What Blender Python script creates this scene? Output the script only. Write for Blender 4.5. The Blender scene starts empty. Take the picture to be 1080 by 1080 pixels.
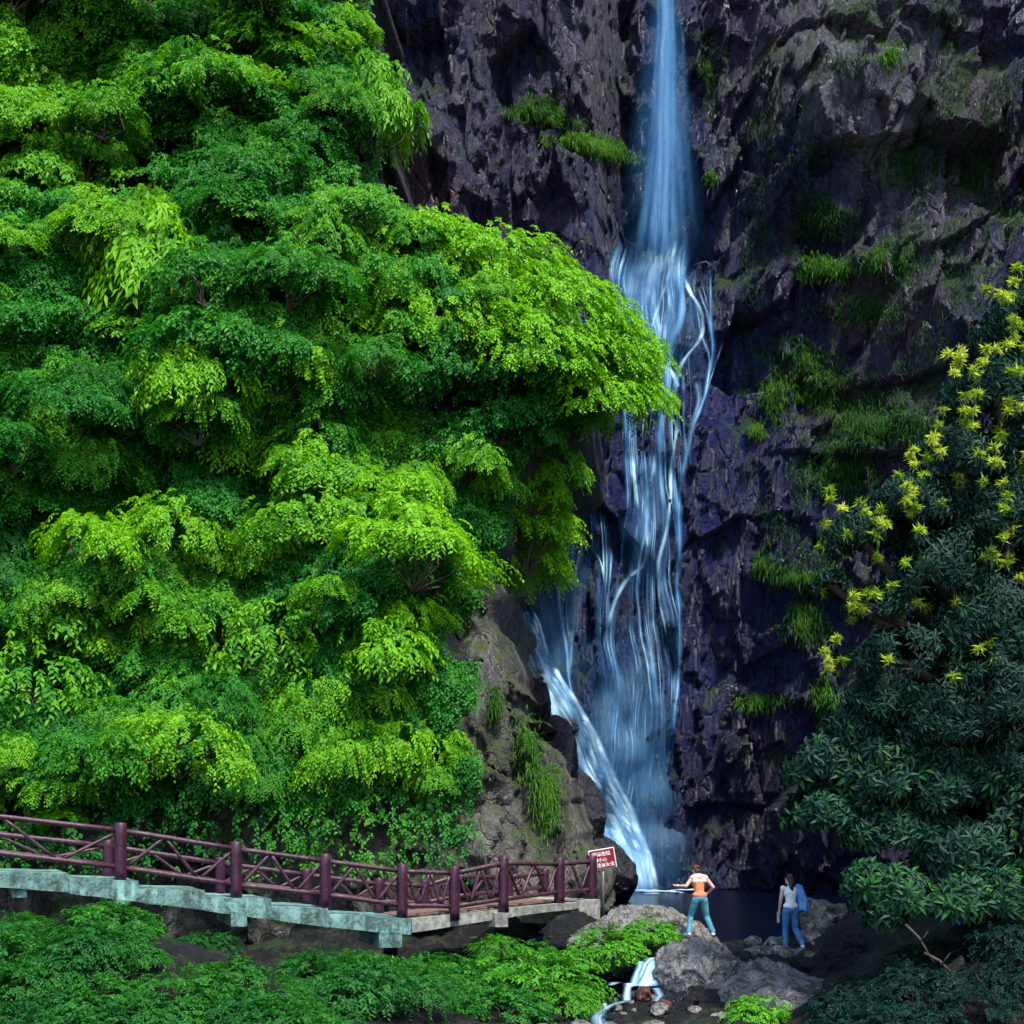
import bpy, bmesh, math, random
import numpy as np
from mathutils import Vector, Matrix

random.seed(7)
RNG = np.random.default_rng(11)
SC = bpy.context.scene
COL = SC.collection
F, HY, ZC = 1500.0, 850.0, 3.2          # focal length in photo pixels, eye-level row, eye height


def at(px, py, Y):
    return np.array(((px - 540) / F * Y, Y, ZC + (HY - py) / F * Y))


# ------------------------------------------------------------------ noise
def _h(ix, iy, iz, s):
    n = (ix.astype(np.int64) * 374761393 + iy.astype(np.int64) * 668265263 + iz.astype(np.int64) * 2147483647 + s * 974634777) & 0xFFFFFFFF
    n = ((n ^ (n >> 13)) * 1274126177) & 0xFFFFFFFF
    n = ((n ^ (n >> 16)) * 2246822519) & 0xFFFFFFFF
    n = n ^ (n >> 15)
    return (n & 0xFFFFFF) / float(0xFFFFFF)


def vnoise(P, seed=0):
    i = np.floor(P).astype(np.int64)
    f = P - i
    u = f * f * f * (f * (f * 6 - 15) + 10)
    r = 0
    for dx in (0, 1):
        for dy in (0, 1):
            for dz in (0, 1):
                w = (u[..., 0] if dx else 1 - u[..., 0]) * (u[..., 1] if dy else 1 - u[..., 1]) * (u[..., 2] if dz else 1 - u[..., 2])
                r = r + w * _h(i[..., 0] + dx, i[..., 1] + dy, i[..., 2] + dz, seed)
    return r * 2 - 1


def fbm(P, octv=4, seed=0):
    r, a, t = 0, 1.0, 0
    P = np.asarray(P, float)
    for k in range(octv):
        r = r + a * vnoise(P * (2.03 ** k) + 17.3 * k, seed + k)
        t += a
        a *= 0.5
    return r / t


def facets(P, seed=0, tilt=1.0):
    """piecewise tilted planes over Voronoi cells: fractured rock"""
    P = np.asarray(P, float)
    i = np.floor(P).astype(np.int64)
    best = np.full(P.shape[:-1], 1e9)
    out = np.zeros(P.shape[:-1])
    for dx in (-1, 0, 1):
        for dy in (-1, 0, 1):
            for dz in (-1, 0, 1):
                c = [i[..., 0] + dx, i[..., 1] + dy, i[..., 2] + dz]
                fp = np.stack([c[k] + 0.1 + 0.8 * _h(c[0], c[1], c[2], seed + k) for k in range(3)], -1)
                d = P - fp
                dist = (d * d).sum(-1)
                g = np.stack([_h(c[0], c[1], c[2], seed + 5 + k) - 0.5 for k in range(3)], -1)
                v = (d * g).sum(-1) * 2 * tilt + (_h(c[0], c[1], c[2], seed + 9) - 0.5)
                m = dist < best
                out = np.where(m, v, out)
                best = np.where(m, dist, best)
    return out


def sstep(a, b, x):
    t = np.clip((x - a) / (b - a), 0, 1)
    return t * t * (3 - 2 * t)


# ------------------------------------------------------------------ mesh helpers
def np_mesh(name, V, faces, k, mats, smooth=False, tint=None, matidx=None):
    V = np.ascontiguousarray(V, np.float32)
    faces = np.ascontiguousarray(faces, np.int32)
    me = bpy.data.meshes.new(name)
    me.vertices.add(len(V)); me.vertices.foreach_set('co', V.ravel())
    n = len(faces)
    me.loops.add(n * k); me.loops.foreach_set('vertex_index', faces.ravel())
    me.polygons.add(n)
    me.polygons.foreach_set('loop_start', np.arange(n, dtype=np.int32) * k)
    me.polygons.foreach_set('loop_total', np.full(n, k, np.int32))
    if smooth:
        me.polygons.foreach_set('use_smooth', np.ones(n, bool))
    for m in mats:
        me.materials.append(m)
    if matidx is not None:
        me.polygons.foreach_set('material_index', np.ascontiguousarray(matidx, np.int32))
    me.update(calc_edges=True)
    if tint is not None:
        a = me.attributes.new('tint', 'FLOAT', 'FACE')
        a.data.foreach_set('value', np.ascontiguousarray(tint, np.float32))
    return me


def link(name, me, parent=None, loc=(0, 0, 0), rot=(0, 0, 0), scale=(1, 1, 1)):
    o = bpy.data.objects.new(name, me)
    COL.objects.link(o)
    o.location = loc; o.rotation_euler = rot; o.scale = scale
    if parent is not None:
        o.parent = parent
    return o


def tag(o, label=None, cat=None, group=None, kind=None):
    if label: o['label'] = label
    if cat: o['category'] = cat
    if group: o['group'] = group
    if kind: o['kind'] = kind
    return o


def thing(name, label, cat, loc=(0, 0, 0), rotz=0, group=None):
    o = link(name, None, None, loc, (0, 0, rotz))
    return tag(o, label, cat, group)


def grid_mesh(name, P, mats, keep=None, smooth=True):
    a, b = P.shape[:2]
    idx = np.arange(a * b).reshape(a, b)
    q = np.stack([idx[:-1, :-1], idx[1:, :-1], idx[1:, 1:], idx[:-1, 1:]], -1).reshape(-1, 4)
    if keep is not None:
        k = keep.ravel()[q].all(1)
        q = q[k]
    return np_mesh(name, P.reshape(-1, 3), q, 4, mats, smooth)


def bm_obj(name, bm, mat, parent=None, smooth=False, loc=(0, 0, 0), rot=(0, 0, 0)):
    me = bpy.data.meshes.new(name)
    bmesh.ops.recalc_face_normals(bm, faces=bm.faces[:])
    bm.to_mesh(me); bm.free()
    me.materials.append(mat)
    if smooth:
        for p in me.polygons: p.use_smooth = True
    return link(name, me, parent, loc, rot)


def add_tube(bm, pts, rad, seg=10, wob=0.0, seed=0):
    pts = [Vector(p) for p in pts]
    rs = rad if isinstance(rad, (list, tuple)) else [rad] * len(pts)
    rg = random.Random(seed)
    rings = []
    t0 = (pts[1] - pts[0]).normalized()
    ref = Vector((0, 0, 1)) if abs(t0.z) < 0.9 else Vector((1, 0, 0))
    for i, p in enumerate(pts):
        t = (pts[min(i + 1, len(pts) - 1)] - pts[max(i - 1, 0)]).normalized()
        s = t.cross(ref).normalized(); u = s.cross(t).normalized()
        ring = []
        for k in range(seg):
            a = 2 * math.pi * k / seg
            r = rs[i] * (1 + wob * (rg.random() - 0.5))
            ring.append(bm.verts.new(p + (s * math.cos(a) + u * math.sin(a)) * r))
        rings.append(ring)
    for a, b in zip(rings[:-1], rings[1:]):
        for k in range(seg):
            bm.faces.new((a[k], a[(k + 1) % seg], b[(k + 1) % seg], b[k]))
    bm.faces.new(rings[0][::-1]); bm.faces.new(rings[-1])


# ------------------------------------------------------------------ materials
def new_mat(name):
    m = bpy.data.materials.new(name); m.use_nodes = True
    nt = m.node_tree; nt.nodes.clear()
    out = nt.nodes.new('ShaderNodeOutputMaterial')
    return m, nt, out


def N(nt, t, **kw):
    n = nt.nodes.new(t)
    for k, v in kw.items():
        if k.startswith('i_'):
            n.inputs[k[2:].replace('_', ' ')].default_value = v
        else:
            setattr(n, k, v)
    return n


def L(nt, a, b): nt.links.new(a, b)


def ramp(nt, fac, stops):
    r = N(nt, 'ShaderNodeValToRGB')
    el = r.color_ramp.elements
    while len(el) < len(stops): el.new(0.5)
    for e, (p, c) in zip(el, stops):
        e.position = p; e.color = (*c, 1) if len(c) == 3 else c
    L(nt, fac, r.inputs[0])
    return r.outputs[0]


def mixc(nt, fac, a, b, mode='MIX'):
    m = N(nt, 'ShaderNodeMix', data_type='RGBA', blend_type=mode)
    for sock, v in ((m.inputs[0], fac), (m.inputs[6], a), (m.inputs[7], b)):
        if isinstance(v, (int, float)): sock.default_value = v
        elif isinstance(v, tuple): sock.default_value = (*v, 1)
        else: L(nt, v, sock)
    return m.outputs[2]


def mth(nt, op, a, b=None, clamp=False):
    m = N(nt, 'ShaderNodeMath', operation=op, use_clamp=clamp)
    for s, v in ((m.inputs[0], a), (m.inputs[1], b)):
        if v is None: continue
        if isinstance(v, (int, float)): s.default_value = v
        else: L(nt, v, s)
    return m.outputs[0]


def noise(nt, vec, scale, detail=6, rough=0.6, dist=0.0):
    n = N(nt, 'ShaderNodeTexNoise', i_Scale=scale, i_Detail=detail, i_Roughness=rough, i_Distortion=dist)
    L(nt, vec, n.inputs['Vector'])
    return n.outputs['Fac']


def rock_mat(name, cols, attrs=False, sc=1.0, stretch=0.6, moss=None, moss_lo=0.55, lichen=None, rough=0.75, bump=0.6, wet=0.0):
    m, nt, out = new_mat(name)
    tc = N(nt, 'ShaderNodeTexCoord')
    mp = N(nt, 'ShaderNodeMapping'); mp.inputs['Scale'].default_value = (1, 1, stretch)
    L(nt, tc.outputs['Object'], mp.inputs['Vector'])
    v = mp.outputs['Vector']
    n1 = noise(nt, v, 0.35 * sc, 8, 0.65, 0.4)
    c = ramp(nt, n1, [(0.32, cols[0]), (0.45, cols[1]), (0.55, cols[2]), (0.68, cols[3])])
    if attrs:                                                     # tones by region: painted light (pale), painted shade (dark), wet stone, red stone
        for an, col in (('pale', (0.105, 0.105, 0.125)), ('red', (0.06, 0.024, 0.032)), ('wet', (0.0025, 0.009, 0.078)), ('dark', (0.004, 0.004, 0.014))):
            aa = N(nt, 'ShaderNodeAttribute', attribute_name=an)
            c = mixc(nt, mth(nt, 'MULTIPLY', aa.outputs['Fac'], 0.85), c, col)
    n2 = noise(nt, v, 3.2 * sc, 8, 0.7, 0.3)
    c = mixc(nt, 1.0, c, ramp(nt, n2, [(0.3, (0.45, 0.45, 0.5)), (0.55, (1, 1, 1)), (0.72, (1.7, 1.6, 1.6))]), 'MULTIPLY')
    vo = N(nt, 'ShaderNodeTexVoronoi', feature='DISTANCE_TO_EDGE', i_Scale=0.9 * sc)
    wv = N(nt, 'ShaderNodeVectorMath', operation='ADD')
    nz = N(nt, 'ShaderNodeTexNoise', i_Scale=1.6 * sc, i_Detail=4.0)
    L(nt, v, nz.inputs['Vector']); L(nt, v, wv.inputs[0]); L(nt, nz.outputs['Color'], wv.inputs[1])
    L(nt, wv.outputs[0], vo.inputs['Vector'])
    crack = ramp(nt, vo.outputs['Distance'], [(0.0, (0, 0, 0)), (0.07, (1, 1, 1))])
    c = mixc(nt, 1.0, c, ramp(nt, vo.outputs['Distance'], [(0.0, (0.5, 0.5, 0.5)), (0.04, (1, 1, 1))]), 'MULTIPLY')
    n4 = noise(nt, v, 14 * sc, 6, 0.8, 0.2)
    c = mixc(nt, 1.0, c, ramp(nt, n4, [(0.33, (0.4, 0.4, 0.45)), (0.5, (1, 1, 1)), (0.68, (1.9, 1.85, 1.8))]), 'MULTIPLY')
    if lichen:
        nl = noise(nt, v, 1.7 * sc, 10, 0.75, 0.8)
        c = mixc(nt, ramp(nt, nl, [(0.6, (0, 0, 0)), (0.68, (0.8, 0.8, 0.8))]), c, lichen)
    if moss:
        ge = N(nt, 'ShaderNodeNewGeometry'); sp = N(nt, 'ShaderNodeSeparateXYZ')
        L(nt, ge.outputs['Normal'], sp.inputs[0])
        nm = noise(nt, v, 0.8 * sc, 8, 0.7)
        f = mth(nt, 'ADD', mth(nt, 'MULTIPLY', sp.outputs['Z'], 0.25), nm)
        c = mixc(nt, ramp(nt, f, [(moss_lo, (0, 0, 0)), (moss_lo + 0.1, (0.9, 0.9, 0.9))]), c, moss)
    b = N(nt, 'ShaderNodeBsdfPrincipled')
    L(nt, c, b.inputs['Base Color'])
    L(nt, ramp(nt, n2, [(0.35, (max(rough - 0.2 - wet, 0.12),) * 3), (0.65, (rough,) * 3)]), b.inputs['Roughness'])
    b.inputs['Specular IOR Level'].default_value = 0.35
    n3 = noise(nt, v, 9 * sc, 8, 0.75)
    hgt = mth(nt, 'ADD', mth(nt, 'MULTIPLY', n2, 1.0), mth(nt, 'ADD', mth(nt, 'MULTIPLY', n3, 0.45), mth(nt, 'MULTIPLY', crack, 0.35)))
    bp = N(nt, 'ShaderNodeBump', i_Strength=bump, i_Distance=0.35 / sc)
    L(nt, hgt, bp.inputs['Height']); L(nt, bp.outputs[0], b.inputs['Normal'])
    L(nt, b.outputs[0], out.inputs[0])
    return m


def leaf_mat(name, dark, mid, light, trans=0.38, rough=0.5, spec=0.22):
    """tint attribute (per leaf) plus the object's own colour value choose between old and young leaves"""
    m, nt, out = new_mat(name)
    at_ = N(nt, 'ShaderNodeAttribute', attribute_name='tint')
    oi = N(nt, 'ShaderNodeObjectInfo')
    sp = N(nt, 'ShaderNodeSeparateColor'); L(nt, oi.outputs['Color'], sp.inputs[0])
    t = mth(nt, 'ADD', mth(nt, 'MULTIPLY', at_.outputs['Fac'], 0.5), mth(nt, 'MULTIPLY', sp.outputs[0], 0.7))
    c = ramp(nt, t, [(0.0, dark), (0.5, mid), (1.0, light)])
    b = N(nt, 'ShaderNodeBsdfPrincipled', i_Roughness=rough)
    b.inputs['Specular IOR Level'].default_value = spec
    L(nt, c, b.inputs['Base Color'])
    tr = N(nt, 'ShaderNodeBsdfTranslucent')
    L(nt, mixc(nt, 1.0, c, (1.5, 1.35, 0.5), 'MULTIPLY'), tr.inputs['Color'])
    mx = N(nt, 'ShaderNodeMixShader'); mx.inputs[0].default_value = trans
    L(nt, b.outputs[0], mx.inputs[1]); L(nt, tr.outputs[0], mx.inputs[2])
    L(nt, mx.outputs[0], out.inputs[0])
    return m


def plain_mat(name, c1, c2, scale=6, rough=0.5, bump=0.15, thr=(0.4, 0.65), metallic=0.0, spec=0.4):
    m, nt, out = new_mat(name)
    tc = N(nt, 'ShaderNodeTexCoord')
    n = noise(nt, tc.outputs['Object'], scale, 8, 0.65, 0.3)
    b = N(nt, 'ShaderNodeBsdfPrincipled', i_Roughness=rough, i_Metallic=metallic)
    b.inputs['Specular IOR Level'].default_value = spec
    L(nt, ramp(nt, n, [(thr[0], c1), (thr[1], c2)]), b.inputs['Base Color'])
    bp = N(nt, 'ShaderNodeBump', i_Strength=bump, i_Distance=0.05); L(nt, n, bp.inputs['Height'])
    L(nt, bp.outputs[0], b.inputs['Normal']); L(nt, b.outputs[0], out.inputs[0])
    return m


M = {}
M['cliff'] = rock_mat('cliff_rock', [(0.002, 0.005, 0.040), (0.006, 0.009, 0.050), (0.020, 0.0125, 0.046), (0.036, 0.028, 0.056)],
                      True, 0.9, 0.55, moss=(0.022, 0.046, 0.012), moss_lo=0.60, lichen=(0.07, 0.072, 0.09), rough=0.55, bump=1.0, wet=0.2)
M['hill'] = rock_mat('outcrop_rock', attrs=True, cols= [(0.025, 0.026, 0.027), (0.075, 0.073, 0.062), (0.145, 0.14, 0.12), (0.21, 0.205, 0.19)],
                     sc=1.3, stretch=0.7, moss=(0.05, 0.085, 0.012), moss_lo=0.62, lichen=(0.3, 0.31, 0.3), bump=1.0)
M['boulder'] = rock_mat('boulder_rock', [(0.13, 0.125, 0.13), (0.28, 0.265, 0.26), (0.40, 0.385, 0.345), (0.48, 0.465, 0.43)],
                        False, 2.2, 0.9, moss=(0.06, 0.075, 0.03), moss_lo=0.68, lichen=(0.5, 0.5, 0.48), bump=1.0)
M['blackrock'] = rock_mat('wet_black_rock', [(0.002, 0.002, 0.006), (0.003, 0.003, 0.009), (0.006, 0.006, 0.013), (0.012, 0.011, 0.018)],
                          False, 1.6, 0.9, rough=0.45, bump=0.6, wet=0.1)
M['redstone'] = rock_mat('red_stone', [(0.03, 0.012, 0.012), (0.07, 0.024, 0.018), (0.11, 0.04, 0.028), (0.14, 0.06, 0.045)], False, 3.0, 1.0, bump=0.4)
M['ground'] = rock_mat('stream_bed_soil', [(0.001, 0.001, 0.002), (0.002, 0.002, 0.004), (0.005, 0.005, 0.007), (0.022, 0.021, 0.023)],
                       False, 2.6, 1.0, moss=(0.02, 0.04, 0.01), moss_lo=0.74, bump=0.9)
M['vine'] = leaf_mat('vine_leaf', (0.007, 0.060, 0.015), (0.022, 0.18, 0.014), (0.18, 0.44, 0.008))
M['bark'] = plain_mat('bark', (0.03, 0.022, 0.018), (0.08, 0.06, 0.045), 9, 0.85, 0.5)
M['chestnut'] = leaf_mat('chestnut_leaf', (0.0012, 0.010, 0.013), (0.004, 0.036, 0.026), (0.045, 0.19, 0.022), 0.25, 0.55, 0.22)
M['catkin'] = leaf_mat('catkin', (0.08, 0.22, 0.02), (0.28, 0.46, 0.05), (0.58, 0.68, 0.16), 0.4, 0.6, 0.2)
M['grass'] = leaf_mat('grass_blade', (0.010, 0.034, 0.014), (0.022, 0.085, 0.012), (0.085, 0.24, 0.01), 0.3, 0.5, 0.3)
M['fern'] = leaf_mat('fern_leaf', (0.005, 0.045, 0.016), (0.018, 0.14, 0.014), (0.10, 0.34, 0.012), 0.3)
M['post'] = plain_mat('maroon_paint', (0.026, 0.006, 0.018), (0.055, 0.014, 0.032), 7, 0.4, 0.2)
M['rail'] = plain_mat('faded_maroon_paint', (0.032, 0.010, 0.02), (0.085, 0.034, 0.05), 11, 0.45, 0.2)
def slab_mat():
    m, nt, out = new_mat('peeling_turquoise_paint')
    tc = N(nt, 'ShaderNodeTexCoord'); v = tc.outputs['Object']
    n1 = noise(nt, v, 2.2, 9, 0.75, 0.6); n2 = noise(nt, v, 16, 6, 0.7)
    mp = N(nt, 'ShaderNodeMapping'); mp.inputs['Scale'].default_value = (7, 7, 0.8); L(nt, v, mp.inputs[0])
    n3 = noise(nt, mp.outputs[0], 1.0, 5, 0.6)
    f = mth(nt, 'ADD', mth(nt, 'MULTIPLY', n1, 0.6), mth(nt, 'ADD', mth(nt, 'MULTIPLY', n2, 0.25), mth(nt, 'MULTIPLY', n3, 0.25)))
    c = ramp(nt, f, [(0.43, (0.012, 0.02, 0.019)), (0.51, (0.05, 0.095, 0.085)), (0.57, (0.11, 0.225, 0.20)), (0.67, (0.22, 0.39, 0.35))])
    b = N(nt, 'ShaderNodeBsdfPrincipled', i_Roughness=0.75); L(nt, c, b.inputs['Base Color'])
    bp = N(nt, 'ShaderNodeBump', i_Strength=0.5, i_Distance=0.04); L(nt, f, bp.inputs['Height']); L(nt, bp.outputs[0], b.inputs['Normal'])
    L(nt, b.outputs[0], out.inputs[0])
    return m


M['slab'] = slab_mat()
M['concrete'] = plain_mat('grey_concrete', (0.13, 0.13, 0.12), (0.34, 0.33, 0.29), 6, 0.8, 0.3)
M['planks'] = plain_mat('worn_brown_deck', (0.09, 0.05, 0.04), (0.2, 0.12, 0.09), 8, 0.8, 0.3)
M['pole'] = plain_mat('grey_pole_metal', (0.10, 0.10, 0.11), (0.17, 0.17, 0.18), 12, 0.45, 0.05, metallic=0.4)
M['signred'] = plain_mat('sign_red', (0.17, 0.008, 0.01), (0.24, 0.012, 0.014), 5, 0.4, 0.02)
M['signwhite'] = plain_mat('sign_white', (0.7, 0.7, 0.7), (0.85, 0.85, 0.85), 5, 0.5, 0.02)
M['skin'] = plain_mat('skin', (0.55, 0.32, 0.24), (0.66, 0.42, 0.33), 9, 0.5, 0.03)
M['orange'] = plain_mat('orange_cotton', (0.62, 0.17, 0.07), (0.72, 0.24, 0.11), 14, 0.85, 0.15)
M['whitecloth'] = plain_mat('white_cotton', (0.72, 0.74, 0.76), (0.86, 0.87, 0.88), 12, 0.85, 0.15)
M['pale'] = plain_mat('pale_shoulder_light', (0.68, 0.5, 0.46), (0.82, 0.7, 0.66), 12, 0.85, 0.2)  # for the added shoulder pieces that imitate bright light
M['teal'] = plain_mat('teal_denim', (0.035, 0.16, 0.24), (0.10, 0.33, 0.40), 9, 0.8, 0.2)
M['jeans'] = plain_mat('blue_denim', (0.03, 0.12, 0.34), (0.08, 0.25, 0.52), 9, 0.8, 0.2)
M['jacket'] = plain_mat('light_blue_jacket', (0.06, 0.22, 0.56), (0.16, 0.38, 0.75), 6, 0.75, 0.2)
M['hair'] = plain_mat('dark_hair', (0.012, 0.008, 0.01), (0.03, 0.018, 0.018), 30, 0.4, 0.4)
M['redhair'] = plain_mat('dark_red_hair', (0.05, 0.012, 0.012), (0.10, 0.025, 0.025), 30, 0.4, 0.4)
M['shoe'] = plain_mat('white_shoe', (0.6, 0.58, 0.58), (0.8, 0.78, 0.78), 10, 0.6, 0.05)
M['brownbag'] = plain_mat('blue_plastic', (0.01, 0.02, 0.35), (0.03, 0.05, 0.6), 8, 0.35, 0.3)
M['eye'] = plain_mat('eye_dark', (0.01, 0.01, 0.01), (0.02, 0.015, 0.01), 8, 0.2, 0.0)
M['cap'] = plain_mat('bottle_cap', (0.6, 0.6, 0.62), (0.7, 0.7, 0.72), 8, 0.4, 0.0)


def water_fall_mat():
    m, nt, out = new_mat('falling_water')
    uv = N(nt, 'ShaderNodeUVMap', uv_map='UVMap')
    sp = N(nt, 'ShaderNodeSeparateXYZ'); L(nt, uv.outputs[0], sp.inputs[0])
    de = N(nt, 'ShaderNodeAttribute', attribute_name='dens')
    ac = N(nt, 'ShaderNodeAttribute', attribute_name='across')   # 0..1 over the strand's width
    mpe = N(nt, 'ShaderNodeMapping'); mpe.inputs['Scale'].default_value = (2.0, 1.3, 1); L(nt, uv.outputs[0], mpe.inputs[0])
    cx = mth(nt, 'ADD', mth(nt, 'SUBTRACT', mth(nt, 'MULTIPLY', ac.outputs['Fac'], 2), 1), mth(nt, 'MULTIPLY', mth(nt, 'SUBTRACT', noise(nt, mpe.outputs[0], 1.0, 5, 0.7), 0.5), 1.1))
    edge = mth(nt, 'SUBTRACT', 1.0, mth(nt, 'MULTIPLY', cx, cx), True)
    ac2 = mth(nt, 'SUBTRACT', mth(nt, 'MULTIPLY', ac.outputs['Fac'], 2), 1)
    edge = mth(nt, 'MULTIPLY', edge, mth(nt, 'SUBTRACT', 1.0, mth(nt, 'MULTIPLY', ac2, ac2), True))
    mp = N(nt, 'ShaderNodeMapping'); mp.inputs['Scale'].default_value = (13.0, 0.3, 1)
    L(nt, uv.outputs[0], mp.inputs[0])
    n1 = noise(nt, mp.outputs[0], 1.0, 6, 0.65, 0.25)
    mp2 = N(nt, 'ShaderNodeMapping'); mp2.inputs['Scale'].default_value = (2.5, 0.25, 1)
    L(nt, uv.outputs[0], mp2.inputs[0])
    n2 = noise(nt, mp2.outputs[0], 1.0, 3, 0.5)
    s = mth(nt, 'ADD', mth(nt, 'MULTIPLY', n1, 1.3), mth(nt, 'MULTIPLY', n2, 0.9))
    s = mth(nt, 'SUBTRACT', s, 0.72)
    a = mth(nt, 'MULTIPLY', mth(nt, 'MULTIPLY', mth(nt, 'MULTIPLY', s, 2.4, True), edge), de.outputs['Fac'], True)
    df = N(nt, 'ShaderNodeBsdfPrincipled', i_Roughness=0.5)
    wc = mixc(nt, mth(nt, 'MULTIPLY', a, 1.1, True), (0.03, 0.27, 0.62), (0.70, 0.94, 0.97)); L(nt, wc, df.inputs['Base Color'])
    df.inputs['Specular IOR Level'].default_value = 0.3
    tl = N(nt, 'ShaderNodeBsdfTranslucent'); L(nt, wc, tl.inputs[0])
    mx = N(nt, 'ShaderNodeMixShader'); mx.inputs[0].default_value = 0.4
    L(nt, df.outputs[0], mx.inputs[1]); L(nt, tl.outputs[0], mx.inputs[2])
    tp = N(nt, 'ShaderNodeBsdfTransparent')
    m2 = N(nt, 'ShaderNodeMixShader')
    L(nt, a, m2.inputs[0]); L(nt, tp.outputs[0], m2.inputs[1]); L(nt, mx.outputs[0], m2.inputs[2])
    L(nt, m2.outputs[0], out.inputs[0])
    return m


def pool_mat():
    m, nt, out = new_mat('dark_pool_water')
    tc = N(nt, 'ShaderNodeTexCoord')
    mp = N(nt, 'ShaderNodeMapping'); mp.inputs['Scale'].default_value = (1.2, 2.2, 1)
    L(nt, tc.outputs['Object'], mp.inputs[0])
    n = noise(nt, mp.outputs[0], 1.4, 5, 0.6, 0.4)
    b = N(nt, 'ShaderNodeBsdfPrincipled', i_Roughness=0.12, i_IOR=1.33)
    b.inputs['Base Color'].default_value = (0.001, 0.002, 0.009, 1)
    b.inputs['Specular IOR Level'].default_value = 0.1
    bp = N(nt, 'ShaderNodeBump', i_Strength=0.6, i_Distance=0.12); L(nt, n, bp.inputs['Height'])
    L(nt, bp.outputs[0], b.inputs['Normal']); L(nt, b.outputs[0], out.inputs[0])
    return m


def glass_mat():
    m, nt, out = new_mat('clear_bottle_plastic')
    b = N(nt, 'ShaderNodeBsdfPrincipled', i_Roughness=0.1, i_IOR=1.4)
    b.inputs['Base Color'].default_value = (0.75, 0.85, 0.9, 1)
    b.inputs['Transmission Weight'].default_value = 0.7
    L(nt, b.outputs[0], out.inputs[0])
    return m


M['fall'] = water_fall_mat(); M['pool'] = pool_mat(); M['bottle'] = glass_mat()

# ------------------------------------------------------------------ the setting: cliff
NICHE = 6.0


def cliff_y(X, Z, fine=True):
    X = np.asarray(X, float); Z = np.asarray(Z, float)
    wall = 54.4 + 0.10 * Z
    lip = sstep(23.6, 25.0, Z)                                  # plunge face set back above the cascade lip
    wall = wall + lip * 1.6
    lip2 = sstep(17.4, 18.6, Z) * (1 - lip)
    wall = wall + lip2 * 0.5
    d = X - NICHE
    # left shoulder in front of the niche, higher up
    lf = sstep(0.9, 3.4, -d) * sstep(15.0, 21.0, Z)
    wall = wall - lf * (4.2 + 0.10 * (Z - 20))
    # right buttress
    rt = sstep(1.6, 4.6, d)
    wall = wall - rt * 1.6 - np.maximum(d - 3.6, 0) * 0.72
    # overhang high on the right
    wall = wall - 2.4 * np.exp(-((X - 11.8) / 2.6) ** 2 - ((Z - 30.2 - 0.35 * (X - 11.8)) / 2.6) ** 2)
    # chute: rock to the left of the diagonal stream comes forward
    xs = np.interp(Z, [-2, 0.1, 2.5, 5.3, 7.7, 11.9, 16], [5.6, 5.3, 3.9, 2.3, 0.9, -0.2, -1.0])
    wall = wall - np.clip((xs - X) * 1.0, 0, 9) * (1 - sstep(12.0, 15.0, Z))
    # bench with the grass ledge, left shoulder
    lz = np.interp(X, [-1.5, 0, 2.0, 5.2], [31.0, 29.9, 27.6, 26.6])
    wall = wall + 1.7 * sstep(-0.35, 0.5, Z - lz) * sstep(-2.0, -0.5, X) * (1 - sstep(4.6, 5.6, X))
    P = np.stack([X, wall * 0.5, Z], -1)
    near = np.exp(-(np.minimum(np.abs(d), 9) / 3.0) ** 2)       # smoother where the water runs
    amp = 1 - 0.6 * near
    wall = wall + amp * (1.3 * fbm(P / 5.5, 3, 3) + 1.35 * facets(P / np.array((2.9, 2.9, 4.6)), 21, 0.9))
    # ledges on the right buttress
    q = Z / 5.2 + 0.9 * fbm(P / 7, 2, 40) + 0.06 * X
    wall = wall + sstep(3.0, 6.0, d) * 0.75 * (q - np.floor(q) - 0.5)
    if fine:
        wall = wall + (0.55 + 0.45 * amp) * (0.55 * facets(P / np.array((0.8, 0.8, 2.0)), 33, 1.0) + 0.12 * fbm(P / 1.3, 3, 60)) + 0.17 * facets(P / np.array((0.32, 0.32, 0.85)), 71, 1.0)
    return wall


xs = np.arange(-9, 25, 0.072); zs = np.arange(-1.6, 44, 0.078)
GX, GZ = np.meshgrid(xs, zs, indexing='ij')
GY = cliff_y(GX, GZ)
def set_attr(me, name, arr):
    a_ = me.attributes.new(name, 'FLOAT', 'POINT'); a_.data.foreach_set('value', np.ascontiguousarray(arr.ravel(), np.float32))


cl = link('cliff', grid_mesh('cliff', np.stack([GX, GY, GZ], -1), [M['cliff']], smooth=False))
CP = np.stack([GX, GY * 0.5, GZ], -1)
CPX = 540 + GX / GY * F; CPY = HY - (GZ - ZC) / GY * F          # where each point lies, to mark the stone, lit and shaded regions


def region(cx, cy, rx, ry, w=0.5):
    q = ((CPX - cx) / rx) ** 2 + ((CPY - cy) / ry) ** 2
    return np.clip(1.3 - q + w * 2 * fbm(CP / 1.6, 4, int(cx)), 0, 1)


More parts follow.
